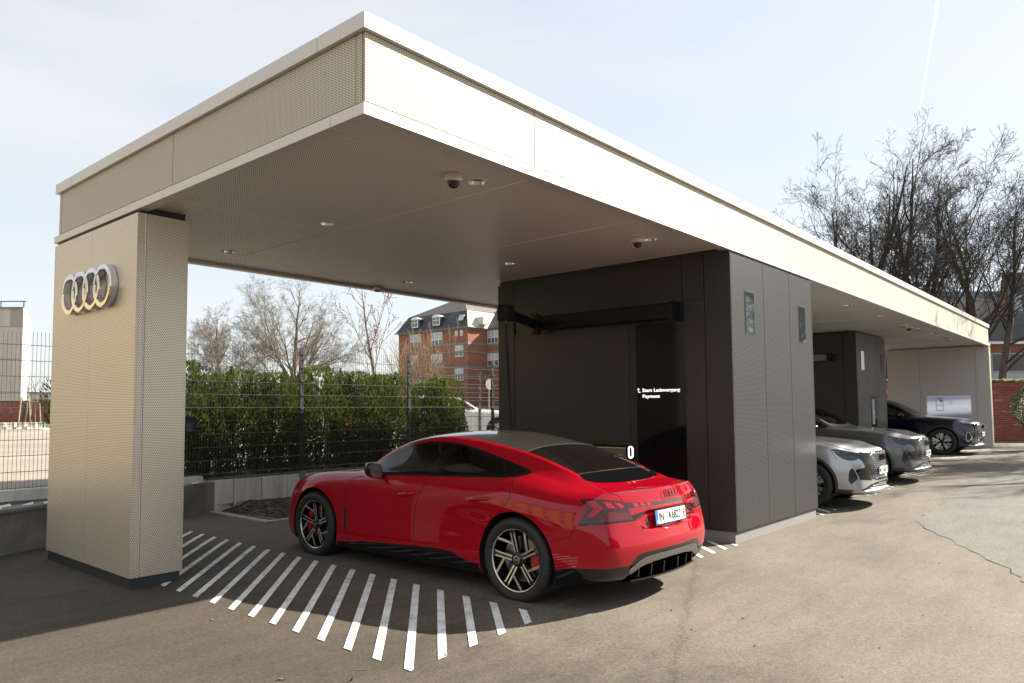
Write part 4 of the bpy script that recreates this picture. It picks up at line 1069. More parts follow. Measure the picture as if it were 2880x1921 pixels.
# pale low buildings on the horizon
for k, (x, y, wd, dp, h, lb) in enumerate(((112, 176, 40, 16, 6.5, 'long low pale hall far behind the young tree'), (70, 185, 34, 16, 5.0, 'low far building behind the left big tree'), (150, 150, 30, 14, 9, 'farther pale block left of the brick building'))):
    fb = thing('distant_building', lb, 'building', (x, y, .5), -.74, 'pale buildings on the horizon')
    MB().box((-wd / 2, 0, 0), (wd / 2, dp, h)).build('wall', CPAN, fb)
    g = MB()
    for i in range(6): g.box((-wd / 2 + 1.5 + i * wd / 6.2, -.05, h * .45), (-wd / 2 + 1.5 + i * wd / 6.2 + wd / 9, -.002, h * .75))
    g.build('window', mat('far_window', (.10, .14, .20), .2), fb)
    MB().box((-wd / 2 - .3, -.3, h + .002), (wd / 2 + .3, dp + .3, h + .4)).build('roof_edge', BAND, fb)
# round sign on a pole
sp_ = thing('round_sign', 'grey back of a round road sign on a pole near the white car', 'sign', (27.3, 22.5, .5))
MB().tube([(0, 0, 0), (0, 0, 2.7)], .035, 8).build('pole', MS['galv'], sp_)
g = MB(); g.lathe([(.0001, -.01), (.3, -.01), (.3, .01), (.0001, .01)], 28, axis='Y', c=(0, -.045, 2.4), smooth=False); pl_ = g.build('sign_plate', MS['galv'], sp_); 

# right hand side: mossy garden wall, buildings behind the trees
ang = math.atan2(-.81, .75)
gw = thing('brick_wall', 'old red brick garden wall with mossy top right of the end wall', 'wall', (30.6, .67, .3), ang)
g = MB(); g.box((-5, 0, -.1), (14, .3, 2.22)); g.build('wall', BRKO, gw, uv=True)
g = MB(); g.box((-5, -.05, 2.0), (14, .0, 2.22)); g.build('cap_course', BRKO, gw, uv=True)
MOSS = mat('moss', (.06, .07, .015), .95); noisy(MOSS, (.03, .035, .01), (.16, .17, .03), 6, 5)
g = MB(); R_ = random.Random(5); NX = 190
V = []
for i in range(NX + 1):
    x = -5 + 19 * i / NX
    for y, hh in ((-.09, 0), (-.07, .05), (.1, .1), (.34, .03)): V.append((x, y + R_.uniform(-.02, .02), 2.2 + hh + R_.uniform(0, .06)))
g.add(V, [(i * 4 + j, (i + 1) * 4 + j, (i + 1) * 4 + j + 1, i * 4 + j + 1) for i in range(NX) for j in range(3)])
g.build('moss', MOSS, gw)
pt = thing('potted_plant', 'evergreen shrub in a tall black pot at the right edge', 'potted plant', (24.85, -1.05, .3))
MB().lathe([(.17, 0), (.19, .02), (.29, .78), (.31, .80), (.31, .84), (.27, .84), (.27, .74), (.0001, .74)], 28).build('pot', mat('pot_black', (.02, .021, .023), .4), pt)
g = MB(); R_ = random.Random(12)
for i in range(2600):
    z = R_.random(); q = R_.uniform(0, 6.28); r_ = .48 * math.sqrt(max(0.02, 1 - (2 * z - .85) ** 2 * .8)) * (1 - .5 * R_.random() ** 2) * (1 + .2 * math.sin(5 * q + 9 * z))
    p = Vector((r_ * math.cos(q), r_ * math.sin(q), .8 + z * 1.1)); d = (Vector((math.cos(q), math.sin(q), R_.uniform(0, 1)))).normalized(); s_ = d.orthogonal().normalized() * .018; l_ = R_.uniform(.04, .075)
    g.add([p, p + d * l_ * .5 + s_, p + d * l_, p + d * l_ * .5 - s_], [(0, 1, 2, 3)])
g.build('foliage', LAUR, pt)
def rb(name, label, loc, rz): return thing(name, label, 'building', loc, rz)
lb_ = rb('brick_building', 'low red brick wing with a long window band behind the mossy wall', (56.6, 5.1, .3), ang)
MB().box((-4, 0, 0), (16, 14, 5.46)).build('wall', BRK, lb_, uv=True)
MB().box((-4.2, -.4, 5.461), (16, 14, 5.62)).build('roof_edge', WHITEP, lb_)
g = MB(); g.box((-3.5, -.06, 3.65), (15, -.002, 4.78)); wn = g.build('window', mat('dark_glass', (.05, .045, .035), .1, 0, .6), lb_)
g = MB()
for k in range(8): g.box((-3.5 + 2.4 * k, -.12, 2.4), (-3.4 + 2.4 * k, -.061, 4.8))
g.box((-3.5, -.12, 4.78), (15, -.061, 4.86)); g.box((-3.5, -.11, 3.58), (15, -.0605, 3.66)); g.build('frame', MS['galv'], wn)
MB().box((-3.5, -.06, 2.0), (15, -.0025, 3.57)).build('wall_panel', mat('pale_blue_panel', (.38, .42, .45), .5), lb_)
def skew(th, pts, z0, z1, m, nm='wall', uv=False, back=(12, 1.4)):
    """a building part from its front line, running straight back"""
    (x0, y0), (x1, y1) = pts
    o = th.location
    return MB().prism([(x0 - o.x, y0 - o.y), (x1 - o.x, y1 - o.y), (x1 + back[0] - o.x, y1 + back[1] - o.y), (x0 + back[0] - o.x, y0 + back[1] - o.y)], z0 - o.z, z1 - o.z).build(nm, m, th, uv=uv)
def lerp2(a, b, q): return (a[0] + (b[0] - a[0]) * q, a[1] + (b[1] - a[1]) * q)
SL, SR = (61.0, 4.65), (69.5, -4.5)
sl = rb('slate_clad_building', 'dark slate clad upper storey just above the low brick wing', (SL[0], SL[1], .3), 0)
skew(sl, (SL, SR), .3, 8.13, SLATE); skew(sl, ((SL[0] - .2, SL[1] - .1), SR), 5.62, 5.80, WHITEP, 'cornice')
TL, TR = (72.5, 5.07), (80.5, -3.6)
tw = rb('brick_tower', 'tall brown brick stair tower with a blue framed window at the top right edge', (TL[0], TL[1], .3), 0)
skew(tw, (TL, TR), .3, 12.1, brickmat('brown_brick', (.22, .085, .07), (.27, .11, .09), (.24, .15, .12)), uv=True); skew(tw, ((TL[0] - .15, TL[1] - .1), TR), 12.101, 12.72, SLATE, 'roof_edge')
fv = Vector((TR[0] - TL[0], TR[1] - TL[1], 0)).normalized(); nv = Vector((fv.y, -fv.x, 0)); nv = nv if nv.x < 0 else -nv
def onface(q0, q1, z0, z1, d, t, m, nm, par):
    o = tw.location; b0 = Vector((TL[0] - o.x, TL[1] - o.y, -o.z))
    P = [b0 + fv * q0 + Vector((0, 0, z0)) + nv * d, b0 + fv * q1 + Vector((0, 0, z0)) + nv * d, b0 + fv * q1 + Vector((0, 0, z1)) + nv * d, b0 + fv * q0 + Vector((0, 0, z1)) + nv * d]
    return MB().extrude(P, nv * -t).build(nm, m, par)
wn = onface(.55, 1.85, 9.25, 11.15, .06, .058, mat('blue_grey_frame', (.10, .14, .19), .5), 'window', tw)
onface(.78, 1.62, 9.5, 10.9, .10, .038, WBLIND, 'pane', wn)
GL, GR = (76.05, 10.13), (81, 4.7)
gb = rb('grey_building', 'pale grey hall with a blue roof edge behind the bare trees', (GL[0], GL[1], .3), 0)
skew(gb, (GL, GR), .3, 11.6, CPAN); skew(gb, ((GL[0] - .2, GL[1]), GR), 11.601, 12.1, mat('blue_edge', (.20, .33, .50), .5), 'roof_edge')
# outside the picture: what the paint, the glass and the gold panels mirror
yb = thing('yellow_building', 'sunlit ochre house left of the picture, mirrored in car and panels', 'building', (-24, 4, 0))
OCH = mat('ochre_render', (.34, .245, .115), .9)
MB().box((-10, 0, 0), (0, 84, 13)).build('wall', OCH, yb)
g = MB()
for k in range(17):
    for zz in (1.2, 4.8, 8.6): g.box((.002, 2 + 4.6 * k, zz), (.05, 3.5 + 4.6 * k, zz + 2.1))
g.build('window', WPANE, yb)
MB().add([(.5, -.5, 13), (.5, 84.5, 13), (-5, 84.5, 16.5), (-5, -.5, 16.5), (-10.5, -.5, 13), (-10.5, 84.5, 13)], [(0, 1, 2, 3), (3, 2, 5, 4)]).build('roof', TILE, yb)
sb = thing('brick_building', 'red brick house behind the camera, mirrored in the red tail', 'building', (6, -40, 0))
MB().box((-10, -10, 0), (12, 0, 6.5)).build('wall', BRK, sb, uv=True)
g = MB()
for k in range(6):
    for zz in (1.0, 3.8): g.box((-9 + 3.4 * k, .002, zz), (-7.5 + 3.4 * k, .06, zz + 2.0))
g.build('window', WPANE, sb)
# thin vapour trail high in the sky
ct = bpy.data.materials.new('vapour'); ct.use_nodes = True
t_ = ct.node_tree; b_ = t_.nodes['Principled BSDF']; b_.inputs['Base Color'].default_value = (.95, .95, .95, 1); b_.inputs['Roughness'].default_value = 1
tr_ = t_.nodes.new('ShaderNodeBsdfTransparent'); ms_ = t_.nodes.new('ShaderNodeMixShader'); ms_.inputs['Fac'].default_value = .40
tl_ = t_.nodes.new('ShaderNodeBsdfTranslucent'); tl_.inputs['Color'].default_value = (.95, .95, .95, 1)
t_.links.new(tr_.outputs[0], ms_.inputs[1]); t_.links.new(tl_.outputs[0], ms_.inputs[2]); t_.links.new(ms_.outputs[0], t_.nodes['Material Output'].inputs['Surface'])
d0, d1 = Vector((.893, .144, .426)).normalized(), Vector((.929, .171, .328)).normalized()
pa, pb = d0 * 6000 / 1.0, d1 * 7600
pa = pa + (pa - pb) * .5
pts = [pa.lerp(pb, k / 12) for k in range(13)]
tag(MB().tube(pts, [11 - 9.5 * k / 12 for k in range(13)], 10).build('vapour_trail', ct), 'thin white vapour trail high in the sky at right', 'vapour trail')
# dry leaves and twigs on the asphalt
LEAF = mat('dry_leaf', (.20, .10, .05), .8); noisy(LEAF, (.14, .07, .03), (.32, .18, .09), 20)
def dry_leaf(x, y, s_, rz, label):
    g = MB()
    P = [(-1, 0, 0), (-.4, .45, .12), (.3, .5, .3), (1, .05, .25), (.35, -.5, .02), (-.4, -.4, .1)]
    g.add([(a * s_, b * s_, c * s_ + .006) for a, b, c in P] + [(0, 0, .03 * s_ + .006)], [(i, (i + 1) % 6, 6) for i in range(6)])
    g.tube([(-s_, 0, .006), (-1.7 * s_, .15 * s_, .012)], .0025, 4)
    o = g.build('dry_leaf', LEAF); o.location = (x, y, gz(x)); o.rotation_euler = (0, 0, rz)
    return tag(o, label, 'leaf', 'dry leaves on the asphalt')
dry_leaf(-1.47, 1.39, .035, .4, 'largest curled dry leaf near the bottom left corner')
dry_leaf(-.34, .35, .022, 2.0, 'small dry leaf on sunlit asphalt below the hatching')
dry_leaf(.03, 1.85, .018, 1.0, 'tiny dry leaf at the shadow edge left of the hatching')
dry_leaf(1.23, 3.33, .022, .3, 'dark dry leaf lying on a white hatching stripe')
dry_leaf(-1.58, .66, .02, 4.0, 'dry leaf at the very bottom edge, left')
o = tag(MB().tube([(-.12, -.03, .008), (-.05, .0, .012), (.02, .05, .03), (.10, .05, .012), (.16, .11, .01)], [.002, .005, .006, .005, .002], 6).build('twig', TWIG), 'short dry twig at the bottom edge of the asphalt', 'twig')
o.location = (-.09, -.07, 0)
R_ = random.Random(99)
PEB = mat('grit', (.04, .036, .03), .9)
g = MB()
PTS = [(3.66, -2.27), (4.92, -1.88), (.78, -.87), (2.58, -2.23), (1.84, -2.21), (1.93, -1.19), (2.14, -1.12), (2.51, -.77), (2.66, -1.28), (2.07, -1.6), (1.1, -1.3), (8.05, -.36), (9.35, -.84), (5.89, -1.85), (5.95, -1.97)]
PTS += [(R_.uniform(-1.5, 9), R_.uniform(-2.4, 2.4)) for k in range(130)]
for k, (x, y) in enumerate(PTS):
    s_ = R_.uniform(.007, .013) if k < 15 else R_.uniform(.002, .006)
    vs = [(x + s_ * math.cos(i * 1.256 + k) * R_.uniform(.6, 1.2), y + s_ * math.sin(i * 1.256 + k) * R_.uniform(.6, 1.2), gz(x) + .004) for i in range(5)] + [(x, y, gz(x) + s_ * .9)]
    g.add(vs, [(i, (i + 1) % 5, 5) for i in range(5)])
tag(g.build('grit', PEB), 'loose dark grit scattered over the sunlit asphalt', 'grit', kind='stuff')
# ------------------------------------------------------------------ car bodies: a spline net, cut into panels
def bspline_net(P, K, mir_rows=True, sub=.8, its=3):
    """P[col][ring] (u,v,w): first/last column and last ring lie on the centre line; returns a dense grid and its st"""
    P = np.array(P, float)
    def ext(C):
        m = np.array([1, -1, 1.0])
        E = np.concatenate([C[1:2] * m, C, C[-2:-1] * m], 0)
        bot = 2 * E[:, :1] - E[:, 1:2]
        top = E[:, -2:-1] * m
        return np.concatenate([bot, E, top], 1)
    C = P.copy()
    wts = np.array([1, 4, 1]) / 6
    for _ in range(its):
        E = ext(C)
        lim = sum(wts[i] * wts[j] * E[i:i + C.shape[0], j:j + C.shape[1]] for i in range(3) for j in range(3))
        C = C + sub * (P - lim)
        C[0, :, 1] = 0; C[-1, :, 1] = 0; C[:, -1, 1] = 0
    E = ext(C)
    nc, nr = P.shape[:2]
    def basis(n):
        ts = np.arange((n - 1) * K + 1) / K
        i = np.minimum(ts.astype(int), n - 2); f = ts - i
        B = np.stack([(1 - f) ** 3, 3 * f ** 3 - 6 * f ** 2 + 4, -3 * f ** 3 + 3 * f ** 2 + 3 * f + 1, f ** 3], 1) / 6
        A = np.zeros((len(ts), n + 2))
        for q in range(4): A[np.arange(len(ts)), i + q] += B[:, q]
        return ts, A
    ts, A = basis(nc); tr, B = basis(nr)
    G = np.einsum('ai,bj,ijk->abk', A, B, E)
    return G, ts, tr

class Skin:
    """half body (v >= 0) as a bmesh that panels are cut out of"""
    def __init__(s, net, K=8):
        G, ts, tr = bspline_net(net, K)
        s.bm = bmesh.new()
        na, nb = G.shape[:2]
        vs = [[s.bm.verts.new(G[i, j]) for j in range(nb)] for i in range(na)]
        s.reg = s.bm.faces.layers.int.new('reg'); s.col = s.bm.faces.layers.int.new('col'); s.row = s.bm.faces.layers.int.new('row')
        for i in range(na - 1):
            for j in range(nb - 1):
                f = s.bm.faces.new((vs[i][j], vs[i + 1][j], vs[i + 1][j + 1], vs[i][j + 1]))
                f[s.col] = i * 100 // K; f[s.row] = j * 100 // K; f.smooth = True
        s.bm.normal_update()
        c = sum((f.normal.y * f.calc_area() for f in s.bm.faces if f.calc_center_median().y > .5))
        if c < 0: bmesh.ops.reverse_faces(s.bm, faces=s.bm.faces[:])
        s.bm.normal_update()
    @staticmethod
    def axes(th):
        """th: degrees; 0 looks at the left side, 90 at the tail, -90 at the nose, 'T' from above"""
        if th == 'T': return Vector((1, 0, 0)), Vector((0, 1, 0)), Vector((0, 0, 1))
        q = math.radians(th)
        return Vector((math.cos(q), math.sin(q), 0)), Vector((0, 0, 1)), Vector((-math.sin(q), math.cos(q), 0))
    def cut(s, th, poly, reg, ok=None, nmin=.15, only=None):
        """cut the closed 2D outline into the skin as seen along th and mark what lies inside with reg"""
        a, b, n = s.axes(th)
        bm = s.bm
        xs = [p[0] for p in poly]; ys = [p[1] for p in poly]
        bx = (min(xs) - .03, max(xs) + .03, min(ys) - .03, max(ys) + .03)
        def good(f):
            if f.normal.dot(n) < nmin: return False
            if only is not None and f[s.reg] not in only: return False
            c = f.calc_center_median()
            x, y = c.dot(a), c.dot(b)
            if not (bx[0] - .1 < x < bx[1] + .1 and bx[2] - .1 < y < bx[3] + .1): return False
            return ok is None or ok(c, f[s.col] / 100, f[s.row] / 100)
        cand = [f for f in bm.faces if good(f)]
        for i, p in enumerate(poly):
            q = poly[(i + 1) % len(poly)]
            ex, ey = q[0] - p[0], q[1] - p[1]
            if math.hypot(ex, ey) < 1e-6: continue
            lo = (min(p[0], q[0]) - .004, min(p[1], q[1]) - .004); hi = (max(p[0], q[0]) + .004, max(p[1], q[1]) + .004)
            sel = []
            for f in cand:
                if not f.is_valid: continue
                X = [v.co.dot(a) for v in f.verts]; Y = [v.co.dot(b) for v in f.verts]
                if max(X) < lo[0] or min(X) > hi[0] or max(Y) < lo[1] or min(Y) > hi[1]: continue
                sel.append(f)
            if not sel: continue
            no = a * (-ey) + b * ex
            co = a * p[0] + b * p[1]
            es = {e for f in sel for e in f.edges}; vv = {v for f in sel for v in f.verts}
            r = bmesh.ops.bisect_plane(bm, geom=list(vv) + list(es) + sel, dist=1e-6, plane_co=co, plane_no=no.normalized())
            new = [g_ for g_ in r['geom'] if isinstance(g_, bmesh.types.BMFace)]
            cs = set(cand); cand += [f for f in new if f not in cs]
        bm.normal_update()
        k = 0
        for f in set(f for f in cand if f.is_valid):
            c = f.calc_center_median()
            if inside((c.dot(a), c.dot(b)), poly): f[s.reg] = reg; k += 1
        return k
    def line(s, th, pts, width, reg, **kw):
        """a thin strip along an open polyline (panel gap)"""
        n = len(pts); L_, R_ = [], []
        for i in range(n):
            p0 = pts[max(0, i - 1)]; p1 = pts[min(n - 1, i + 1)]
            dx, dy = p1[0] - p0[0], p1[1] - p0[1]; l_ = math.hypot(dx, dy)
            ox, oy = -dy / l_ * width / 2, dx / l_ * width / 2
            L_.append((pts[i][0] + ox, pts[i][1] + oy)); R_.append((pts[i][0] - ox, pts[i][1] - oy))
        for i in range(n - 1):
            s.cut(th, [L_[i], L_[i + 1], R_[i + 1], R_[i]], reg, **kw)
    def paint(s, fn, reg):
        for f in s.bm.faces:
            if fn(f, f.calc_center_median(), f[s.col] / 100, f[s.row] / 100): f[s.reg] = reg
    def part(s, regs, name, m, parent, push=0, side=None, th=0, mats=None):
        """the faces of some regions, mirrored to both sides (or one), as one mesh"""
        regs = regs if isinstance(regs, (list, tuple, set)) else [regs]
        fs = [f for f in s.bm.faces if f[s.reg] in regs]
        if not fs: return None
        vi = {}; V = []; Nn = []; F = []; MI = []
        for f in fs:
            ids = []
            for v in f.verts:
                if v not in vi:
                    vi[v] = len(V); V.append(v.co + v.normal * push); Nn.append(v.normal.copy())
                ids.append(vi[v])
            F.append(ids); MI.append(regs.index(f[s.reg]) if mats else 0)
        n = len(V); out_v = []; out_n = []; out_f = []; out_m = []
        if side in (None, 1):
            out_v += V; out_n += Nn; out_f += F; out_m += MI
        if side in (None, -1):
            o = len(out_v)
            # weld along the centre line when both halves are there
            mp = {}
            for i in range(n):
                if side is None and abs(V[i].y) < 1e-5: mp[i] = i
                else:
                    mp[i] = len(out_v); out_v.append(Vector((V[i].x, -V[i].y, V[i].z))); out_n.append(Vector((Nn[i].x, -Nn[i].y, Nn[i].z)))
            out_f += [[mp[i] for i in reversed(f)] for f in F]; out_m += MI
        me = bpy.data.meshes.new(name)
        me.from_pydata([tuple(v) for v in out_v], [], out_f)
        for mm in (mats or [m]): me.materials.append(mm)
        me.polygons.foreach_set('material_index', out_m)
        me.polygons.foreach_set('use_smooth', [True] * len(out_f))
        me.update()
        me.normals_split_custom_set_from_vertices([tuple(v.normalized()) if v.length > 0 else (0, 0, 1) for v in out_n])
        return link(name, me, parent)
def inside(p, poly):
    x, y = p; c = False; n = len(poly)
    for i in range(n):
        x0, y0 = poly[i]; x1, y1 = poly[i - 1]
        if (y0 > y) != (y1 > y) and x < (x1 - x0) * (y - y0) / (y1 - y0) + x0: c = not c
    return c
def circle(cx, cy, r, n=40, a0=0, a1=360):
    return [(cx + r * math.cos(math.radians(a0 + (a1 - a0) * i / n)), cy + r * math.sin(math.radians(a0 + (a1 - a0) * i / n))) for i in range(n)]
def spl(pts, k=6, closed=False):
    """Catmull-Rom through 2D points"""
    out = []; n = len(pts)
    for i in range(n if closed else n - 1):
        g4 = [pts[(i + j) % n] if closed else pts[min(max(i + j, 0), n - 1)] for j in (-1, 0, 1, 2)]
        for q in range(k):
            t = q / k
            out.append(tuple(.5 * (2 * g4[1][d] + (g4[2][d] - g4[0][d]) * t + (2 * g4[0][d] - 5 * g4[1][d] + 4 * g4[2][d] - g4[3][d]) * t * t + (3 * g4[1][d] - g4[0][d] - 3 * g4[2][d] + g4[3][d]) * t ** 3) for d in (0, 1)))
    if not closed: out.append(tuple(pts[-1]))
    return out

# net of the red four door coupe: for each column the rings from sill to centre line
def colu(u, rows): return [(u, v, w_) for v, w_ in rows]
GT = [
 [(3.60, 0, .12), (3.74, 0, .12), (3.785, 0, .18), (3.80, 0, .29), (3.80, 0, .41), (3.785, 0, .53), (3.745, 0, .63), (3.70, 0, .68), (3.665, 0, .703), (3.65, 0, .71), (3.635, 0, .715), (3.625, 0, .718), (3.615, 0, .72), (3.605, 0, .722)],
 [(3.58, .24, .12), (3.72, .26, .12), (3.765, .28, .18), (3.78, .29, .29), (3.78, .29, .41), (3.765, .29, .53), (3.725, .29, .63), (3.68, .27, .685), (3.645, .25, .71), (3.625, .21, .72), (3.61, .17, .725), (3.595, .13, .728), (3.585, .07, .73), (3.575, 0, .732)],
 [(3.55, .45, .12), (3.68, .50, .12), (3.725, .55, .18), (3.74, .57, .29), (3.735, .57, .41), (3.72, .57, .53), (3.68, .56, .63), (3.62, .53, .69), (3.58, .49, .72), (3.56, .42, .735), (3.55, .34, .742), (3.545, .27, .745), (3.54, .14, .746), (3.535, 0, .747)],
 [(3.46, .62, .13), (3.58, .69, .13), (3.63, .745, .19), (3.64, .77, .30), (3.63, .775, .42), (3.61, .77, .53), (3.57, .75, .63), (3.51, .71, .70), (3.47, .66, .745), (3.475, .57, .768), (3.48, .48, .775), (3.485, .38, .775), (3.485, .2, .775), (3.485, 0, .775)],
 colu(3.40, [(.70, .15), (.80, .15), (.85, .20), (.87, .32), (.872, .45), (.87, .57), (.855, .68), (.82, .755), (.765, .80), (.68, .815), (.56, .81), (.43, .80), (.22, .797), (0, .797)]),
 colu(3.12, [(.74, .16), (.86, .16), (.915, .21), (.94, .33), (.948, .46), (.95, .61), (.94, .745), (.90, .835), (.825, .878), (.725, .886), (.58, .865), (.45, .85), (.24, .842), (0, .84)]),
 colu(2.82, [(.76, .16), (.88, .16), (.935, .22), (.955, .34), (.964, .48), (.967, .64), (.955, .785), (.91, .88), (.83, .925), (.73, .927), (.60, .90), (.46, .882), (.25, .873), (0, .872)]),
 colu(2.48, [(.78, .16), (.90, .16), (.94, .215), (.953, .325), (.948, .48), (.95, .65), (.945, .80), (.90, .90), (.83, .945), (.74, .952), (.62, .935), (.48, .915), (.26, .912), (0, .912)]),
 colu(2.15, [(.78, .16), (.90, .16), (.945, .235), (.955, .33), (.944, .49), (.942, .65), (.935, .81), (.895, .91), (.825, .955), (.765, .985), (.71, 1.02), (.66, 1.045), (.38, 1.07), (0, 1.08)]),
 colu(1.75, [(.78, .165), (.905, .165), (.94, .25), (.95, .35), (.937, .51), (.936, .66), (.928, .81), (.89, .915), (.82, .965), (.755, 1.075), (.69, 1.19), (.625, 1.252), (.36, 1.28), (0, 1.29)]),
 colu(1.30, [(.78, .17), (.905, .17), (.94, .26), (.952, .36), (.936, .53), (.934, .67), (.926, .815), (.885, .92), (.815, .98), (.74, 1.14), (.665, 1.285), (.595, 1.342), (.33, 1.378), (0, 1.388)]),
 colu(.85, [(.78, .17), (.905, .17), (.945, .27), (.958, .38), (.94, .55), (.94, .685), (.94, .825), (.895, .93), (.81, .993), (.735, 1.145), (.655, 1.284), (.59, 1.34), (.33, 1.382), (0, 1.394)]),
 colu(.45, [(.78, .17), (.905, .18), (.945, .25), (.962, .37), (.945, .55), (.955, .69), (.965, .825), (.91, .94), (.805, 1.01), (.725, 1.12), (.64, 1.226), (.575, 1.285), (.32, 1.332), (0, 1.345)]),
 colu(.10, [(.78, .18), (.905, .18), (.95, .24), (.972, .36), (.98, .54), (.984, .69), (.982, .825), (.925, .95), (.815, 1.025), (.705, 1.085), (.61, 1.165), (.56, 1.213), (.32, 1.25), (0, 1.26)]),
 colu(-.25, [(.78, .19), (.905, .19), (.95, .25), (.972, .37), (.981, .53), (.982, .68), (.970, .81), (.905, .92), (.79, .985), (.69, 1.03), (.60, 1.085), (.55, 1.105), (.31, 1.125), (0, 1.13)]),
 [(-.50, .76, .22), (-.52, .88, .22), (-.53, .925, .30), (-.535, .945, .40), (-.54, .95, .53), (-.54, .945, .66), (-.54, .925, .79), (-.54, .87, .885), (-.535, .775, .94), (-.53, .68, .968), (-.525, .59, .992), (-.52, .52, 1.0), (-.52, .30, 1.008), (-.52, 0, 1.010)],
 [(-.68, .70, .24), (-.75, .79, .26), (-.78, .835, .33), (-.795, .85, .42), (-.80, .85, .52), (-.785, .855, .63), (-.755, .845, .775), (-.735, .80, .87), (-.715, .725, .935), (-.69, .62, .957), (-.665, .51, .968), (-.64, .42, .974), (-.62, .25, .98), (-.605, 0, .983)],
 [(-.78, .53, .24), (-.84, .59, .27), (-.87, .63, .36), (-.89, .65, .45), (-.893, .65, .53), (-.87, .65, .63), (-.84, .645, .785), (-.825, .62, .875), (-.80, .57, .946), (-.765, .47, .957), (-.735, .37, .963), (-.71, .29, .967), (-.685, .16, .971), (-.665, 0, .974)],
 [(-.83, .29, .24), (-.88, .30, .28), (-.915, .32, .37), (-.94, .33, .46), (-.945, .33, .54), (-.92, .33, .63), (-.895, .33, .79), (-.88, .32, .87), (-.855, .30, .947), (-.825, .25, .956), (-.795, .19, .96), (-.765, .15, .963), (-.74, .08, .966), (-.72, 0, .967)],
 [(-.85, 0, .24), (-.90, 0, .28), (-.935, 0, .37), (-.955, 0, .46), (-.96, 0, .54), (-.94, 0, .63), (-.915, 0, .79), (-.90, 0, .87), (-.88, 0, .946), (-.855, 0, .954), (-.83, 0, .957), (-.805, 0, .96), (-.785, 0, .961), (-.765, 0, .962)],
]
def ring_insert(net, i, f):
    """an extra ring between i and i+1 (f per column) so that an edge turns tighter"""
    out = []
    for k, c in enumerate(net):
        q = f(k)
        a, b = c[i], c[i + 1]
        out.append(c[:i + 1] + [tuple(a[d] + (b[d] - a[d]) * q for d in range(3))] + c[i + 1:])
    return out
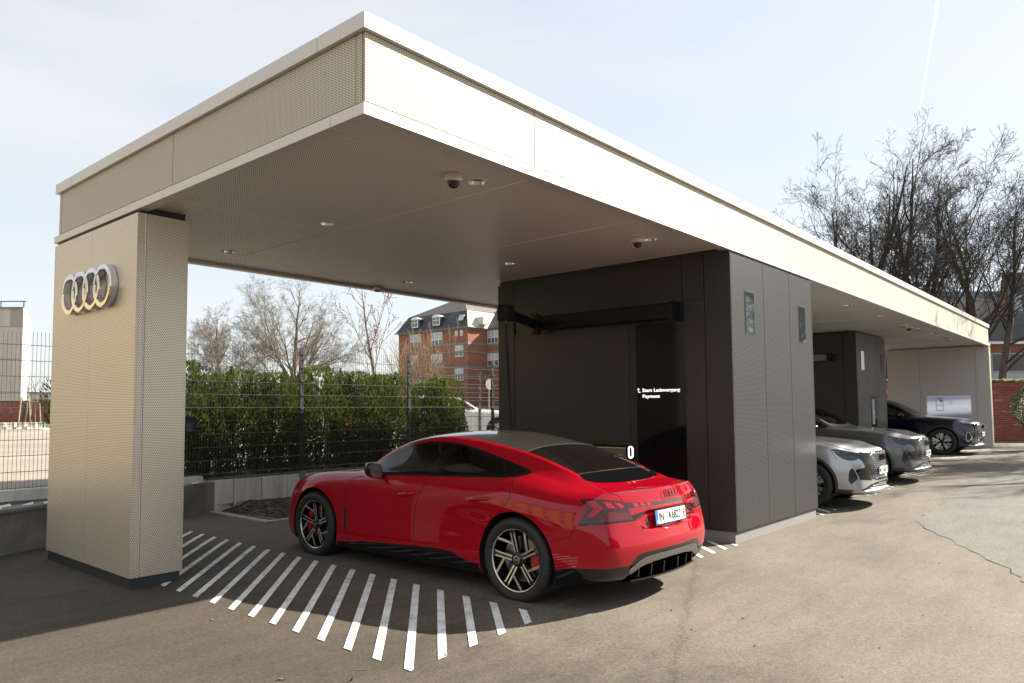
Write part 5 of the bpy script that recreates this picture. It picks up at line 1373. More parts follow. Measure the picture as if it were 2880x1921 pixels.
SUV = [
 [(3.46, 0, .22), (3.59, 0, .215), (3.645, 0, .26), (3.625, 0, .37), (3.615, 0, .50), (3.615, 0, .63), (3.605, 0, .77), (3.58, 0, .865), (3.535, 0, .912), (3.51, 0, .925), (3.49, 0, .932), (3.47, 0, .939), (3.45, 0, .945), (3.43, 0, .95)],
 [(3.44, .26, .22), (3.57, .27, .215), (3.63, .28, .26), (3.61, .28, .37), (3.60, .28, .50), (3.60, .28, .63), (3.59, .28, .77), (3.565, .28, .865), (3.52, .27, .912), (3.495, .23, .926), (3.475, .19, .934), (3.455, .15, .941), (3.435, .08, .946), (3.415, 0, .951)],
 [(3.36, .50, .22), (3.50, .55, .215), (3.56, .57, .26), (3.545, .575, .37), (3.535, .58, .50), (3.535, .58, .63), (3.525, .575, .76), (3.49, .56, .85), (3.44, .53, .905), (3.42, .46, .926), (3.405, .37, .938), (3.395, .29, .945), (3.385, .15, .95), (3.375, 0, .954)],
 [(3.25, .66, .23), (3.37, .75, .225), (3.41, .79, .28), (3.40, .805, .38), (3.385, .81, .50), (3.38, .805, .63), (3.355, .79, .75), (3.31, .755, .845), (3.27, .70, .91), (3.28, .60, .945), (3.29, .48, .962), (3.295, .37, .968), (3.30, .19, .97), (3.30, 0, .97)],
 colu(3.15, [(.74, .24), (.84, .235), (.885, .29), (.905, .39), (.912, .51), (.91, .64), (.895, .77), (.86, .87), (.795, .94), (.68, .985), (.54, 1.0), (.41, 1.0), (.21, .998), (0, .997)]),
 colu(2.92, [(.76, .25), (.87, .25), (.91, .31), (.925, .41), (.93, .54), (.928, .68), (.915, .81), (.885, .91), (.82, .978), (.70, 1.012), (.56, 1.022), (.43, 1.02), (.22, 1.02), (0, 1.02)]),
 colu(2.62, [(.76, .25), (.88, .25), (.915, .31), (.93, .42), (.932, .56), (.93, .71), (.92, .84), (.89, .94), (.83, 1.005), (.71, 1.035), (.57, 1.048), (.44, 1.05), (.22, 1.052), (0, 1.052)]),
 colu(2.28, [(.76, .25), (.88, .25), (.915, .32), (.925, .43), (.918, .58), (.915, .73), (.912, .86), (.885, .96), (.83, 1.025), (.72, 1.055), (.59, 1.07), (.46, 1.075), (.24, 1.082), (0, 1.085)]),
 colu(1.98, [(.76, .25), (.88, .25), (.91, .33), (.92, .44), (.90, .59), (.90, .74), (.905, .87), (.882, .965), (.83, 1.03), (.755, 1.075), (.70, 1.115), (.65, 1.145), (.36, 1.165), (0, 1.175)]),
 colu(1.65, [(.76, .25), (.88, .25), (.91, .33), (.92, .44), (.892, .59), (.895, .74), (.90, .87), (.88, .97), (.825, 1.04), (.745, 1.165), (.68, 1.29), (.625, 1.355), (.36, 1.38), (0, 1.39)]),
 colu(1.20, [(.76, .25), (.88, .25), (.91, .33), (.92, .44), (.888, .60), (.892, .75), (.90, .88), (.88, .98), (.82, 1.05), (.735, 1.24), (.655, 1.43), (.60, 1.52), (.34, 1.565), (0, 1.58)]),
 colu(.75, [(.76, .25), (.88, .25), (.91, .33), (.92, .44), (.89, .60), (.895, .75), (.905, .88), (.882, .985), (.82, 1.06), (.735, 1.26), (.65, 1.45), (.59, 1.55), (.34, 1.60), (0, 1.615)]),
 colu(.35, [(.76, .25), (.88, .25), (.91, .33), (.925, .44), (.915, .60), (.915, .75), (.92, .88), (.885, .99), (.82, 1.07), (.73, 1.26), (.645, 1.44), (.585, 1.53), (.33, 1.585), (0, 1.60)]),
 colu(0, [(.76, .26), (.88, .26), (.915, .33), (.93, .44), (.932, .59), (.93, .74), (.925, .88), (.885, 1.0), (.815, 1.085), (.72, 1.23), (.635, 1.37), (.575, 1.45), (.32, 1.515), (0, 1.535)]),
 colu(-.30, [(.76, .27), (.87, .27), (.91, .34), (.925, .45), (.925, .59), (.92, .74), (.91, .88), (.87, 1.0), (.795, 1.09), (.70, 1.19), (.615, 1.28), (.555, 1.34), (.31, 1.395), (0, 1.41)]),
 [(-.48, .74, .28), (-.52, .85, .28), (-.54, .89, .35), (-.55, .905, .45), (-.56, .90, .59), (-.55, .89, .74), (-.54, .87, .89), (-.53, .82, 1.0), (-.52, .745, 1.08), (-.51, .66, 1.13), (-.50, .58, 1.17), (-.50, .52, 1.20), (-.49, .30, 1.25), (-.48, 0, 1.26)],
 [(-.62, .66, .29), (-.68, .76, .29), (-.72, .79, .36), (-.74, .80, .45), (-.75, .80, .59), (-.735, .80, .74), (-.715, .78, .89), (-.70, .73, 1.0), (-.685, .66, 1.06), (-.66, .57, 1.09), (-.64, .48, 1.11), (-.62, .41, 1.125), (-.60, .24, 1.15), (-.58, 0, 1.16)],
 [(-.70, .5, .30), (-.76, .56, .30), (-.80, .58, .37), (-.825, .59, .45), (-.83, .59, .59), (-.815, .59, .74), (-.80, .58, .89), (-.785, .55, .98), (-.765, .51, 1.03), (-.74, .44, 1.05), (-.715, .36, 1.065), (-.695, .29, 1.075), (-.67, .16, 1.09), (-.65, 0, 1.10)],
 [(-.74, .27, .30), (-.80, .29, .30), (-.84, .30, .37), (-.865, .30, .46), (-.87, .30, .59), (-.855, .30, .74), (-.84, .30, .88), (-.825, .29, .96), (-.805, .27, 1.005), (-.78, .23, 1.02), (-.755, .18, 1.035), (-.735, .14, 1.045), (-.715, .08, 1.055), (-.695, 0, 1.06)],
 [(-.75, 0, .30), (-.81, 0, .30), (-.85, 0, .37), (-.875, 0, .46), (-.88, 0, .59), (-.868, 0, .74), (-.85, 0, .88), (-.838, 0, .95), (-.82, 0, .99), (-.80, 0, 1.0), (-.78, 0, 1.01), (-.765, 0, 1.018), (-.75, 0, 1.025), (-.735, 0, 1.03)],
]
# ------------------------------------------------------------------ shared car pieces
GAP = mat('gap_or_crease_shade', (.006, .006, .006), .8)
GLF = glass('front_side_glass', (.22, .30, .265))
GLR = glass('privacy_glass', (.035, .04, .045))
GLW = glass('windscreen_glass', (.42, .46, .44))
GLB = glass('rear_screen_glass', (.10, .10, .10))
t_ = GLB.node_tree; o_ = t_.nodes['Material Output']; sh_ = o_.inputs['Surface'].links[0].from_socket    # a film of dust on the sloping screen
df_ = t_.nodes.new('ShaderNodeBsdfDiffuse'); df_.inputs['Color'].default_value = (.30, .22, .19, 1); mx_ = t_.nodes.new('ShaderNodeMixShader'); mx_.inputs['Fac'].default_value = .022
t_.links.new(sh_, mx_.inputs[1]); t_.links.new(df_.outputs[0], mx_.inputs[2]); t_.links.new(mx_.outputs[0], o_.inputs['Surface'])
PIANO = mat('piano_black', (.005, .005, .006), .05, 0, .55)
SEATM = mat('seat_black', (.02, .02, .021), .7)
DISC = mat('brake_disc', (.30, .29, .28), .3, 1)
CALI = mat('red_caliper', (.45, .01, .012), .3)
MACH = mat('machined_alloy', (.86, .84, .80), .34, 1)
WELL = mat('wheel_well', (.008, .008, .008), .9)
TREAD = mat('tyre', (.018, .018, .018), .62)
t_, b_, N_, K_ = nodes(TREAD)
tc_ = N_('ShaderNodeTexCoord'); wv_ = N_('ShaderNodeTexNoise'); wv_.inputs['Scale'].default_value = 30; K_(tc_.outputs['Object'], wv_.inputs['Vector'])
bp_ = N_('ShaderNodeBump'); bp_.inputs['Strength'].default_value = .2; bp_.inputs['Distance'].default_value = .004; K_(wv_.outputs['Fac'], bp_.inputs['Height']); K_(bp_.outputs['Normal'], b_.inputs['Normal'])
PLATEW = mat('plate_white', (.78, .77, .72), .4); PLATEB = mat('plate_blue', (.03, .16, .55), .4); PLATEK = mat('plate_black', (.012, .012, .013), .5)

def tyre(parent, R, rr, wd, u, v, sg, name='wheel'):
    """a wheel whose outer face looks along sg*v; returns the wheel part (the tyre)"""
    h = wd / 2
    prof = [(rr - .03, -h * .8), (rr, -h * .92), (rr + .02, -h), (R - .04, -h * 1.02), (R - .012, -h * .9), (R, -h * .72)]
    grooves = []
    for k in range(4):
        c = -h * .45 + k * h * .3
        grooves += [(R, c - .008), (R - .007, c - .006), (R - .007, c + .006), (R, c + .008)]
    prof += grooves + [(R, h * .72), (R - .012, h * .9), (R - .04, h * 1.02), (rr + .022, h), (rr + .006, h * .94), (rr - .012, h * .90), (rr - .014, -h * .8)]
    g = MB().lathe(prof, 72, axis='Y')
    # cross sipes of the tread shoulder
    for j in range(60):
        q = 2 * math.pi * j / 60
        for s_ in (-1, 1):
            pts = []
            for yy, dr in ((h * .56, .0015), (h * .74, .0015), (h * .9, -.0105)):
                pts.append((yy * s_, R + dr))
            w_ = .004
            vs = []
            for yy, r_ in pts:
                for dq in (-w_ / R, w_ / R): vs.append((r_ * math.cos(q + dq + .05 * yy), yy, r_ * math.sin(q + dq + .05 * yy)))
            g.add(vs, [(0, 1, 3, 2), (2, 3, 5, 4)], 1)
    t = g.build(name, [TREAD, WELL], parent)
    t.location = (u, v, R - .006)
    t.rotation_euler = (0, 0, 0)
    return t
def rim_gt(t, rr, h, sg, rot=0, caliper=True):
    """five double spokes, black with machined edges"""
    y = lambda d: sg * (h - d)      # d: depth behind the outer face
    g = MB()
    g.lathe([(rr - .016, y(.02)), (rr - .03, y(.05)), (rr - .045, y(.22)), (.12, y(.225)), (.0001, y(.225))], 56, axis='Y')
    barrel = g.build('rim', BLACKG, t)
    MB().lathe([(rr + .003, y(.016)), (rr - .001, y(.008)), (rr - .017, y(.010)), (rr - .022, y(.018)), (rr - .016, y(.024)), (rr + .002, y(.03))], 72, axis='Y').build('rim_flange', MACH, t)
    g = MB(); k_ = MB()
    def bar(a0, r0, a1, r1, w0, w1, d0, d1, dep, edge):
        p0 = Vector((r0 * math.cos(a0), 0, r0 * math.sin(a0))); p1 = Vector((r1 * math.cos(a1), 0, r1 * math.sin(a1)))
        d = (p1 - p0).normalized(); s_ = Vector((-d.z, 0, d.x))
        A = [p0 - s_ * w0, p0 + s_ * w0, p1 + s_ * w1, p1 - s_ * w1]
        D = [d0, d0, d1, d1]
        f_ = [Vector((p.x, y(dd), p.z)) for p, dd in zip(A, D)]; b2 = [Vector((p.x, y(dd + dep), p.z)) for p, dd in zip(A, D)]
        g.add(f_ + b2, [(0, 1, 2, 3), (0, 4, 5, 1), (1, 5, 6, 2), (2, 6, 7, 3), (3, 7, 4, 0)])
        for sd in edge:     # machined ribbon along an edge, a hair proud
            e = .0068
            q0 = p0 + s_ * (w0 - e) * sd; q1 = p1 + s_ * (w1 - e) * sd
            vs = [q0 - s_ * e, q0 + s_ * e, q1 + s_ * e, q1 - s_ * e]
            vs = [Vector((p.x, y(dd - .0015), p.z)) for p, dd in zip(vs, D)]
            k_.add(vs + [Vector((p.x, p.y - sg * .004, p.z)) for p in vs], [(0, 1, 2, 3), (0, 4, 5, 1), (1, 5, 6, 2), (2, 6, 7, 3), (3, 7, 4, 0)])
    for i in range(5):
        a = rot + i * 2 * math.pi / 5
        bar(a, .035, a + .10, rr - .012, .021, .026, .045, .012, .035, (1, -1))
        bar(a - .03, .135, a - .62, rr - .014, .009, .011, .030, .014, .022, (1, -1))
        # widened machined tip where spoke meets flange
        bar(a + .095, rr - .05, a + .10, rr - .012, .016, .040, .0135, .0115, .01, ())
    g.lathe([(.075, y(.06)), (.06, y(.035)), (.034, y(.03))], 30, axis='Y')
    g.build('spoke', BLACKG, t)
    k_.build('machined_edge', MACH, t)
    g = MB(); g.lathe([(.0001, y(.024)), (.029, y(.024)), (.033, y(.03))], 30, axis='Y', smooth=False)
    cap = g.build('hub_cap', BLACKG, t)
    g = MB(); g.lathe([(.028, y(.0215)), (.0315, y(.0215)), (.033, y(.027))], 30, axis='Y', smooth=False)
    for i in range(4):
        o = Vector(((i - 1.5) * .0085, y(.0225), 0)); g.tube([o + Vector((.0062 * math.cos(q), 0, .0062 * math.sin(q))) for q in [j * .5236 for j in range(12)]], .0011, 4, closed=True)
    g.build('cap_ring', CHROME, t)
    g = MB()
    for i in range(5):
        a = rot + .35 + i * 2 * math.pi / 5
        g.lathe([(.0001, y(.034)), (.007, y(.034)), (.008, y(.05))], 10, axis='Y', c=(.052 * math.cos(a), 0, .052 * math.sin(a)), smooth=False)
    g.build('bolt', BLACKM, t)
    MB().lathe([(.07, y(.10)), (.19, y(.10)), (.19, y(.13)), (.07, y(.13))], 48, axis='Y', smooth=False).build('brake_disc', DISC, t)
    if caliper:
        g = MB(); N2 = 12
        a0, a1 = caliper
        vs = []
        for j in range(N2 + 1):
            q = a0 + (a1 - a0) * j / N2
            for r_, d in ((.135, .085), (.135, .065), (.205, .065), (.205, .085)): vs.append((r_ * math.cos(q), y(d), r_ * math.sin(q)))
        g.add(vs, [(j * 4 + i, j * 4 + (i + 1) % 4, j * 4 + 4 + (i + 1) % 4, j * 4 + 4 + i) for j in range(N2) for i in range(4)] + [(0, 1, 2, 3), (N2 * 4 + 3, N2 * 4 + 2, N2 * 4 + 1, N2 * 4)])
        g.build('caliper', CALI, t)
    return t
def rim_suv(t, rr, h, sg, rot=0):
    y = lambda d: sg * (h - d)
    MB().lathe([(rr - .014, y(.02)), (rr - .03, y(.05)), (rr - .045, y(.2)), (.12, y(.205)), (.0001, y(.205))], 48, axis='Y').build('rim', BLACKG, t)
    MB().lathe([(rr + .004, y(.018)), (rr, y(.008)), (rr - .014, y(.010)), (rr - .02, y(.02)), (rr + .002, y(.03))], 64, axis='Y').build('rim_flange', MACH, t)
    g = MB(); k_ = MB()
    def blade(mb, a0, r0, a1, r1, w0, w1, d0, d1, dep):
        p0 = Vector((r0 * math.cos(a0), 0, r0 * math.sin(a0))); p1 = Vector((r1 * math.cos(a1), 0, r1 * math.sin(a1)))
        d = (p1 - p0).normalized(); s_ = Vector((-d.z, 0, d.x))
        A = [p0 - s_ * w0, p0 + s_ * w0, p1 + s_ * w1, p1 - s_ * w1]; D = [d0, d0, d1, d1]
        f_ = [Vector((p.x, y(q), p.z)) for p, q in zip(A, D)]; b2 = [Vector((p.x, y(q + dep), p.z)) for p, q in zip(A, D)]
        mb.add(f_ + b2, [(0, 1, 2, 3), (0, 4, 5, 1), (1, 5, 6, 2), (2, 6, 7, 3), (3, 7, 4, 0)])
    for i in range(5):
        a = rot + i * 2 * math.pi / 5
        blade(k_, a - .09, .06, a - .13, rr - .012, .013, .036, .03, .012, .03)
        blade(k_, a + .16, .06, a + .17, rr - .012, .008, .016, .03, .013, .03)
        blade(g, a + .55, .05, a + .52, rr - .012, .018, .05, .05, .03, .03)
        for q in (.38, .46, .54, .62): blade(k_, a + q, .12, a + q, rr - .03, .003, .005, .035, .028, .01)
    g.lathe([(.075, y(.06)), (.06, y(.03)), (.034, y(.025)), (.0001, y(.025))], 28, axis='Y')
    g.build('spoke_insert', BLACKG, t); k_.build('spoke', MACH, t)
    MB().lathe([(.0001, y(.02)), (.03, y(.02)), (.033, y(.03))], 24, axis='Y', smooth=False).build('hub_cap', BLACKM, t)
    MB().lathe([(.07, y(.10)), (.17, y(.10)), (.17, y(.13)), (.07, y(.13))], 40, axis='Y', smooth=False).build('brake_disc', DISC, t)
def number_plate(parent, txt, loc, rot, blue=True, seals=(.175, .19)):
    """txt: list of (string, x) pieces across a 0.52 x 0.11 m plate"""
    X = rot
    g = MB(); g.box((-.26, -.055, -.006), (.26, .055, .002)); me = g.mesh('plate', PLATEW); me.transform(Matrix.Translation(loc) @ X)
    p = link('number_plate', me, parent)
    def sub(mb, nm, m):
        me = mb.mesh(nm, m); me.transform(Matrix.Translation(loc) @ X); return link(nm, me, p)
    g = MB()
    for a, c in (((-.264, .0555), (.264, .061)), ((-.264, -.061), (.264, -.0555)), ((-.2655, -.061), (-.2605, .061)), ((.2605, -.061), (.2655, .061))): g.box((a[0], a[1], -.008), (c[0], c[1], .004))
    sub(g, 'plate_frame', PLATEK)
    sub(MB().box((-.26, -.055, .0022), (-.218, .055, .0034)), 'country_band', PLATEB)
    for s_, x, sz, m, yy in txt: text_mesh(s_, sz, m, p, loc, X @ Matrix.Translation((x, yy, .0036)), 'plate_letter', ext=.0006, bold=.0006, xs=.86, align='LEFT')
    g = MB(); sub(MB().lathe([(.0001, .0032), (.016, .0032), (.016, .0022)], 16, c=(-.073, .026, 0), smooth=False), 'test_seal', mat('seal_orange', (.75, .30, .08), .5) if 'so' not in MS else MS['so'])
    sub(MB().lathe([(.0001, .0032), (.015, .0032), (.015, .0022)], 16, c=(-.073, -.024, 0), smooth=False), 'state_seal', MS['sb'])
    return p
MS['so'] = mat('seal_orange', (.75, .30, .08), .5); MS['sb'] = mat('seal_grey', (.50, .52, .5), .5)
def seat(parent, u, v, w0=.30, rake=.35):
    g = MB()
    g.box((u - .25, v - .24, w0), (u + .25, v + .24, w0 + .16))
    a, b = Vector((u - .22, v, w0 + .12)), Vector((u - .22 - rake * .62, v, w0 + .68))
    d = (b - a).normalized(); n = Vector((d.z, 0, -d.x))
    def slab(p, q, hw0, hw1, th):
        vs = []
        for pt, hw in ((p, hw0), (q, hw1)):
            for sy, sn in ((-1, -1), (1, -1), (1, 1), (-1, 1)): vs.append(pt + Vector((0, sy * hw, 0)) + n * sn * th)
        g.add(vs, [(3, 2, 1, 0), (4, 5, 6, 7), (0, 1, 5, 4), (1, 2, 6, 5), (2, 3, 7, 6), (3, 0, 4, 7)])
    slab(a, b, .24, .20, .06); slab(b + d * .04, b + d * .20, .13, .11, .045)
    return g.build('seat', SEATM, parent, bevel=.03)
def wheel_arch(parent, u, w_, r, v0, v1):
    for sg in (1, -1):
        pts = circle(u, w_, r, 24, -25, 205)
        pts.append((u + r * math.cos(rad(205)), w_ + r * math.sin(rad(205))))
        g = MB(); n = len(pts)
        vs = [(x, sg * v0, z) for x, z in pts] + [(x, sg * v1, z) for x, z in pts]
        g.add(vs, [(i, i + 1, n + i + 1, n + i) for i in range(n - 1)], 0, True)
        g.add([(x, sg * v0, z) for x, z in pts], [tuple(range(n))])
        g.build('wheel_arch_liner', WELL, parent)

# ------------------------------------------------------------------ the red four door coupe
RED = carpaint('red_paint', (.33, .0006, .011), .45, 0)
RED.node_tree.nodes['Principled BSDF'].inputs['Specular IOR Level'].default_value = .0
LENSR = mat('tail_lens', (.045, .002, .005), .08, 0, .2, 1); LITR = mat('tail_light_guide', (.40, .003, .014), .2, 0, .1, 1); MIDR = mat('tail_lower_lens', (.11, .004, .007), .15, 0, .2, 1)
GUN = mat('dark_titanium', (.30, .31, .33), .10, 1)
def red_coupe():
    gt = thing('sports_coupe', 'glossy red four door sports coupe with black wheels parked under the canopy', 'car', (2.8887, .3365, -.022), math.pi / 2 - .0127)
    sk = Skin(ring_insert(GT, 8, lambda k: .22 if k >= 16 else .5))
    side = lambda c, a, b: c.y > .4
    # doors
    doorf = [(2.096, .924), (2.175, .912), (2.235, .893), (2.26, .857), (2.272, .785), (2.294, .704), (2.309, .623), (2.322, .489), (2.306, .36), (2.293, .283), (2.286, .237)]
    doorm = [(1.145, .978), (1.133, .933), (1.151, .886), (1.179, .837), (1.204, .788), (1.236, .712), (1.258, .636), (1.267, .526), (1.258, .446), (1.245, .388), (1.227, .322)]
    doorr = [(.128, 1.022), (.076, .98), (.047, .932), (.044, .861), (.07, .817), (.103, .783), (.135, .735), (.30, .62), (.42, .50), (.45, .36), (.43, .265)]
    sill = [(2.447, .228), (2.29, .238), (2.183, .243), (2.074, .267), (1.675, .297), (1.227, .322), (.947, .339), (.749, .33), (.657, .302), (.553, .27), (.415, .262)]
    dlo = spl([(1.889, .947), (1.527, .962), (1.152, .978), (.756, .992), (.44, 1.007), (.208, 1.017)], 3) + [(.09, 1.028), (.02, 1.047), (-.004, 1.066), (.03, 1.083)] + spl([(.096, 1.103), (.273, 1.15), (.501, 1.207), (.7, 1.254), (.935, 1.290), (1.108, 1.301), (1.353, 1.293), (1.549, 1.267), (1.739, 1.214), (1.867, 1.147), (2.018, 1.06), (2.125, .99)], 3) + [(2.12, .955), (2.0, .945)]
    sk.cut(0, doorf + [p for p in sill if 1.23 < p[0] < 2.28] + doorm[::-1], 15, ok=side)
    sk.cut(0, doorm + [p for p in sill if p[0] < 1.22] + doorr[::-1], 16, ok=side)
    sk.cut(0, sill + [(.40, .0), (2.47, .0)], 11, ok=side)
    sk.cut(0, dlo, 1, ok=lambda c, a, b: c.y > .3, nmin=.02)
    # panes, set in from the black frame
    fw = [(1.88, .968), (1.53, .982), (1.27, .992)] + [(1.03, 1.270), (1.108, 1.279), (1.353, 1.270), (1.54, 1.246), (1.725, 1.194), (1.85, 1.130), (1.99, 1.052), (2.06, 1.0), (2.03, .972)]
    rwn = [(1.09, 1.0), (.756, 1.012), (.45, 1.026), (.235, 1.036), (.362, 1.148), (.505, 1.186), (.70, 1.232), (.93, 1.268)]
    qw = [(.218, 1.037), (.10, 1.046), (.03, 1.062), (.05, 1.076), (.11, 1.094), (.275, 1.131), (.345, 1.148)]
    kw = dict(ok=lambda c, a, b: c.y > .3, nmin=.02)
    sk.cut(0, fw, 2, **kw); sk.cut(0, rwn, 3, **kw); sk.cut(0, qw, 3, **kw)
    # screens and roof, seen from above, bounded by the roof rail ring
    rail = lambda c, a, b: b >= 11.99
    sk.cut('T', [(2.42, -.05), (2.40, .25), (2.33, .45), (2.14, .8), (1.50, .8), (1.50, -.05)], 4, ok=rail)
    sk.cut('T', [(1.488, -.05), (1.488, .8), (.178, .8), (.176, .3), (.174, -.05)], 5, ok=rail)
    sk.cut('T', [(1.50, -.05), (1.50, .8), (1.488, .8), (1.488, -.05)], 12, ok=rail)
    sk.cut('T', [(.166, -.05), (.168, .3), (.170, .8), (-.362, .8), (-.378, .3), (-.383, -.05)], 6, ok=rail)
    sk.cut('T', [(.166, -.05), (.168, .3), (.170, .8), (.178, .8), (.176, .3), (.174, -.05)], 22, ok=rail)
    low = [(-.366, .533), (-.380, .3), (-.387, -.05), (-.598, -.05), (-.594, .12), (-.588, .24), (-.570, .36), (-.547, .461), (-.515, .535), (-.475, .575), (-.43, .577), (-.395, .556)]
    sk.cut('T', low, 7, ok=lambda c, a, b: c.z > .94)
    sk.cut('T', [(-.362, .545), (-.378, .3), (-.383, -.05), (-.387, -.05), (-.380, .3), (-.366, .533)], 22, ok=lambda c, a, b: c.z > .94)
    # tail
    rear = lambda c, a, b: c.x < -.3
    sk.cut(90, [(.66, .876), (.445, .858), (.2, .845), (-.01, .841), (-.01, .803), (.2, .803), (.45, .806), (.64, .80)], 8, ok=rear)
    tail = [(.264, .899), (.155, .902), (.056, .896), (-.057, .88), (-.091, .856), (-.124, .814), (-.138, .764), (-.149, .739), (-.177, .715), (.024, .719), (.212, .714), (.308, .705), (.271, .772), (.232, .834), (.25, .856), (.27, .882)]
    sk.cut(50, tail, 8, ok=rear)
    for a in ([(.237, .888), (.169, .887), (.112, .836), (.194, .77), (.245, .766), (.187, .831)], [(.107, .881), (.05, .877), (-.0, .83), (.069, .834)], [(.016, .874), (-.042, .865), (-.088, .832), (-.049, .826)]):
        sk.cut(50, a, 9, ok=rear)
    for k in range(3):
        x = .50 - k * .085; sk.cut(90, [(x, .857 - .003 * k), (x - .05, .854 - .003 * k), (x - .075, .822), (x - .02, .822)], 9, ok=rear)
    sk.cut(90, [(.56, .815), (-.01, .813), (-.01, .806), (.55, .808)], 9, ok=rear)
    sk.cut(50, [(.073, .806), (-.108, .785), (-.116, .742), (.159, .733)], 21, ok=rear)
    sk.cut(60, [(.041, .759), (-.173, .789), (0, .715)], 10, ok=rear)
    sk.cut(50, [(.30, .722), (.024, .731), (-.165, .727), (-.177, .715), (.024, .717), (.308, .705)], 10, ok=rear)
    # recess for the plate
    rec = [(.318, .796), (.499, .71), (.426, .658), (.355, .624), (.12, .616), (-.02, .614), (-.02, .796)]
    rin = [(.312, .782), (.480, .708), (.412, .664), (.347, .638), (.12, .630), (-.03, .628), (-.03, .782)]
    sk.cut(90, rec, 23, ok=rear, only=(0,)); sk.cut(90, rin, 24, ok=rear, only=(23,))
    # lower edge: black from here down
    sk.cut(0, [(-.30, .325), (-.45, .345), (-.60, .368), (-.90, .378), (-1.1, .378), (-1.1, 0), (-.30, 0)], 18, ok=side)
    sk.cut(90, [(.76, .376), (.594, .377), (.565, .411), (.517, .451), (.41, .466), (-.02, .467), (-.02, 0), (.76, 0)], 18, ok=rear)
    sk.cut(90, [(.60, .33), (.50, .40), (.42, .428), (.25, .436), (-.02, .436), (-.02, .384), (.2, .378), (.42, .356), (.56, .30)], 19, ok=rear)
    sk.cut(0, [(3.2, .19), (3.4, .20), (3.9, .20), (3.9, 0), (3.2, 0)], 47, ok=lambda c, a, b: c.x > 3.1)
    sk.cut(-90, [(.02, .19), (-.8, .19), (-.8, 0), (.02, 0)], 47, ok=lambda c, a, b: c.x > 3.1)
    sk.cut(-90, [(.02, .62), (-.40, .62), (-.50, .45), (-.42, .27), (.02, .27)], 10, ok=lambda c, a, b: c.x > 3.1)
    sk.cut(-60, [(.946, .755), (1.06, .735), (1.324, .685), (1.31, .60), (1.12, .62), (1.0, .68)], 13, ok=lambda c, a, b: c.x > 3.1)
    sk.cut(0, [(2.307, .649), (2.334, .594), (2.346, .54), (2.342, .409), (2.325, .352), (2.302, .328), (2.285, .362), (2.288, .413), (2.297, .544)], 14, ok=side)
    # panel gaps, then the spoiler crease
    for q_, ln in enumerate((doorf, doorm, doorr[:7])): sk.line(0, spl(ln, 3), .0065, 40 + q_, ok=side)
    fl = spl([(2.587, .81), (2.527, .826), (2.422, .835), (2.36, .831), (2.335, .807), (2.344, .7), (2.362, .675), (2.407, .658), (2.509, .658), (2.55, .674), (2.583, .716)], 3, True)
    sk.line(0, fl + fl[:1], .004, 43, ok=side)
    sk.line(40, spl([(.067, 1.064), (.050, 1.032), (-.008, .997), (-.072, .968), (-.139, .945), (-.217, .917), (-.248, .875)], 3), .006, 44, ok=rear)
    sk.line(30, spl([(-.149, .708), (-.085, .701), (-.043, .67), (-.012, .619), (.04, .589), (.157, .562)], 3), .005, 45, ok=rear)
    sk.line('T', [(-.775, .64), (-.79, .598), (-.817, .508), (-.848, .361), (-.868, .18), (-.874, -.02)], .006, 46, ok=lambda c, a, b: c.z > .9)  # no gap here: a dark strip paints the shade along the spoiler crease
    sk.cut(0, circle(2.862, .352, .413), 99, ok=side, nmin=-1)
    sk.cut(0, circle(-.007, .352, .407), 99, ok=side, nmin=-1)
    # push the plate recess and the diffuser mouth in, groove the gaps
    for f in sk.bm.faces:
        pass
    mv = {}
    for v in sk.bm.verts:
        rs = {f[sk.reg] for f in v.link_faces}
        if rs and rs <= {24}: mv[v] = Vector((.026, 0, 0))
        elif rs and rs <= {18} and v.co.x < -.7 and v.co.z < .37 and v.co.y < .56: mv[v] = Vector((.075, 0, 0))
        elif 24 in rs and rs <= {23, 24}: mv[v] = Vector((.022, 0, 0))
    for v, d in mv.items(): v.co += d
    sk.bm.normal_update()
    body = sk.part([0, 23, 24], 'body', RED, gt)
    for sg in (1, -1):
        sk.part([15], 'front_door', RED, gt, side=sg)
        sk.part([16], 'rear_door', RED, gt, side=sg)
        sk.part([1], 'window_frame', PIANO, gt, side=sg)
        sk.part([2], 'front_window', GLF, gt, side=sg)
        sk.part([3], 'rear_window', GLR, gt, side=sg)
        sk.part([11], 'sill', PIANO, gt, side=sg)
        sk.part([13], 'headlight', mat('headlight_lens', (.3, .32, .35), .05, .3, .8, 1) if sg > 0 else bpy.data.materials['headlight_lens'], gt, side=sg)
        sk.part([14], 'vent', BLACKM, gt, side=sg)
    sk.part([4], 'windscreen', GLW, gt); sk.part([5], 'roof_panel', BLACKR, gt)
    sk.part([6], 'rear_screen', GLB, gt); sk.part([7], 'lower_rear_screen', PIANO, gt)
    tl = sk.part([8], 'tail_light', LENSR, gt)
    lg = sk.part([9], 'light_guide', LITR, tl, push=.001); [sk.part([21], 'lower_lens', MIDR, tl, push=.0005, side=q_) for q_ in (1, -1)]
    sk.part([10], 'black_trim', PIANO, gt); sk.part([12], 'roof_seal', GAP, gt, push=-.002); sk.part([46], 'gap_or_crease_shade', GAP, gt, push=-.002)
    for sg in (1, -1):
        for q_ in range(40, 46): sk.part([q_], 'gap_or_crease_shade', GAP, gt, push=-.002, side=sg)
    sk.part([22], 'roof_seam', MACH, gt)
    sk.part([18], 'lower_bumper', PIANO, gt); sk.part([47], 'front_lip', PIANO, gt); sk.part([19], 'diffuser_strip', GUN, gt, push=.004)
    # underbody, wheel wells
    g = MB(); g.box((-.42, -.74, .17), (3.45, .74, .20)); g.build('underbody', WELL, gt)
    wheel_arch(gt, 2.862, .352, .418, .55, .935); wheel_arch(gt, -.007, .352, .412, .55, .955)
    # diffuser fins
    g = MB()
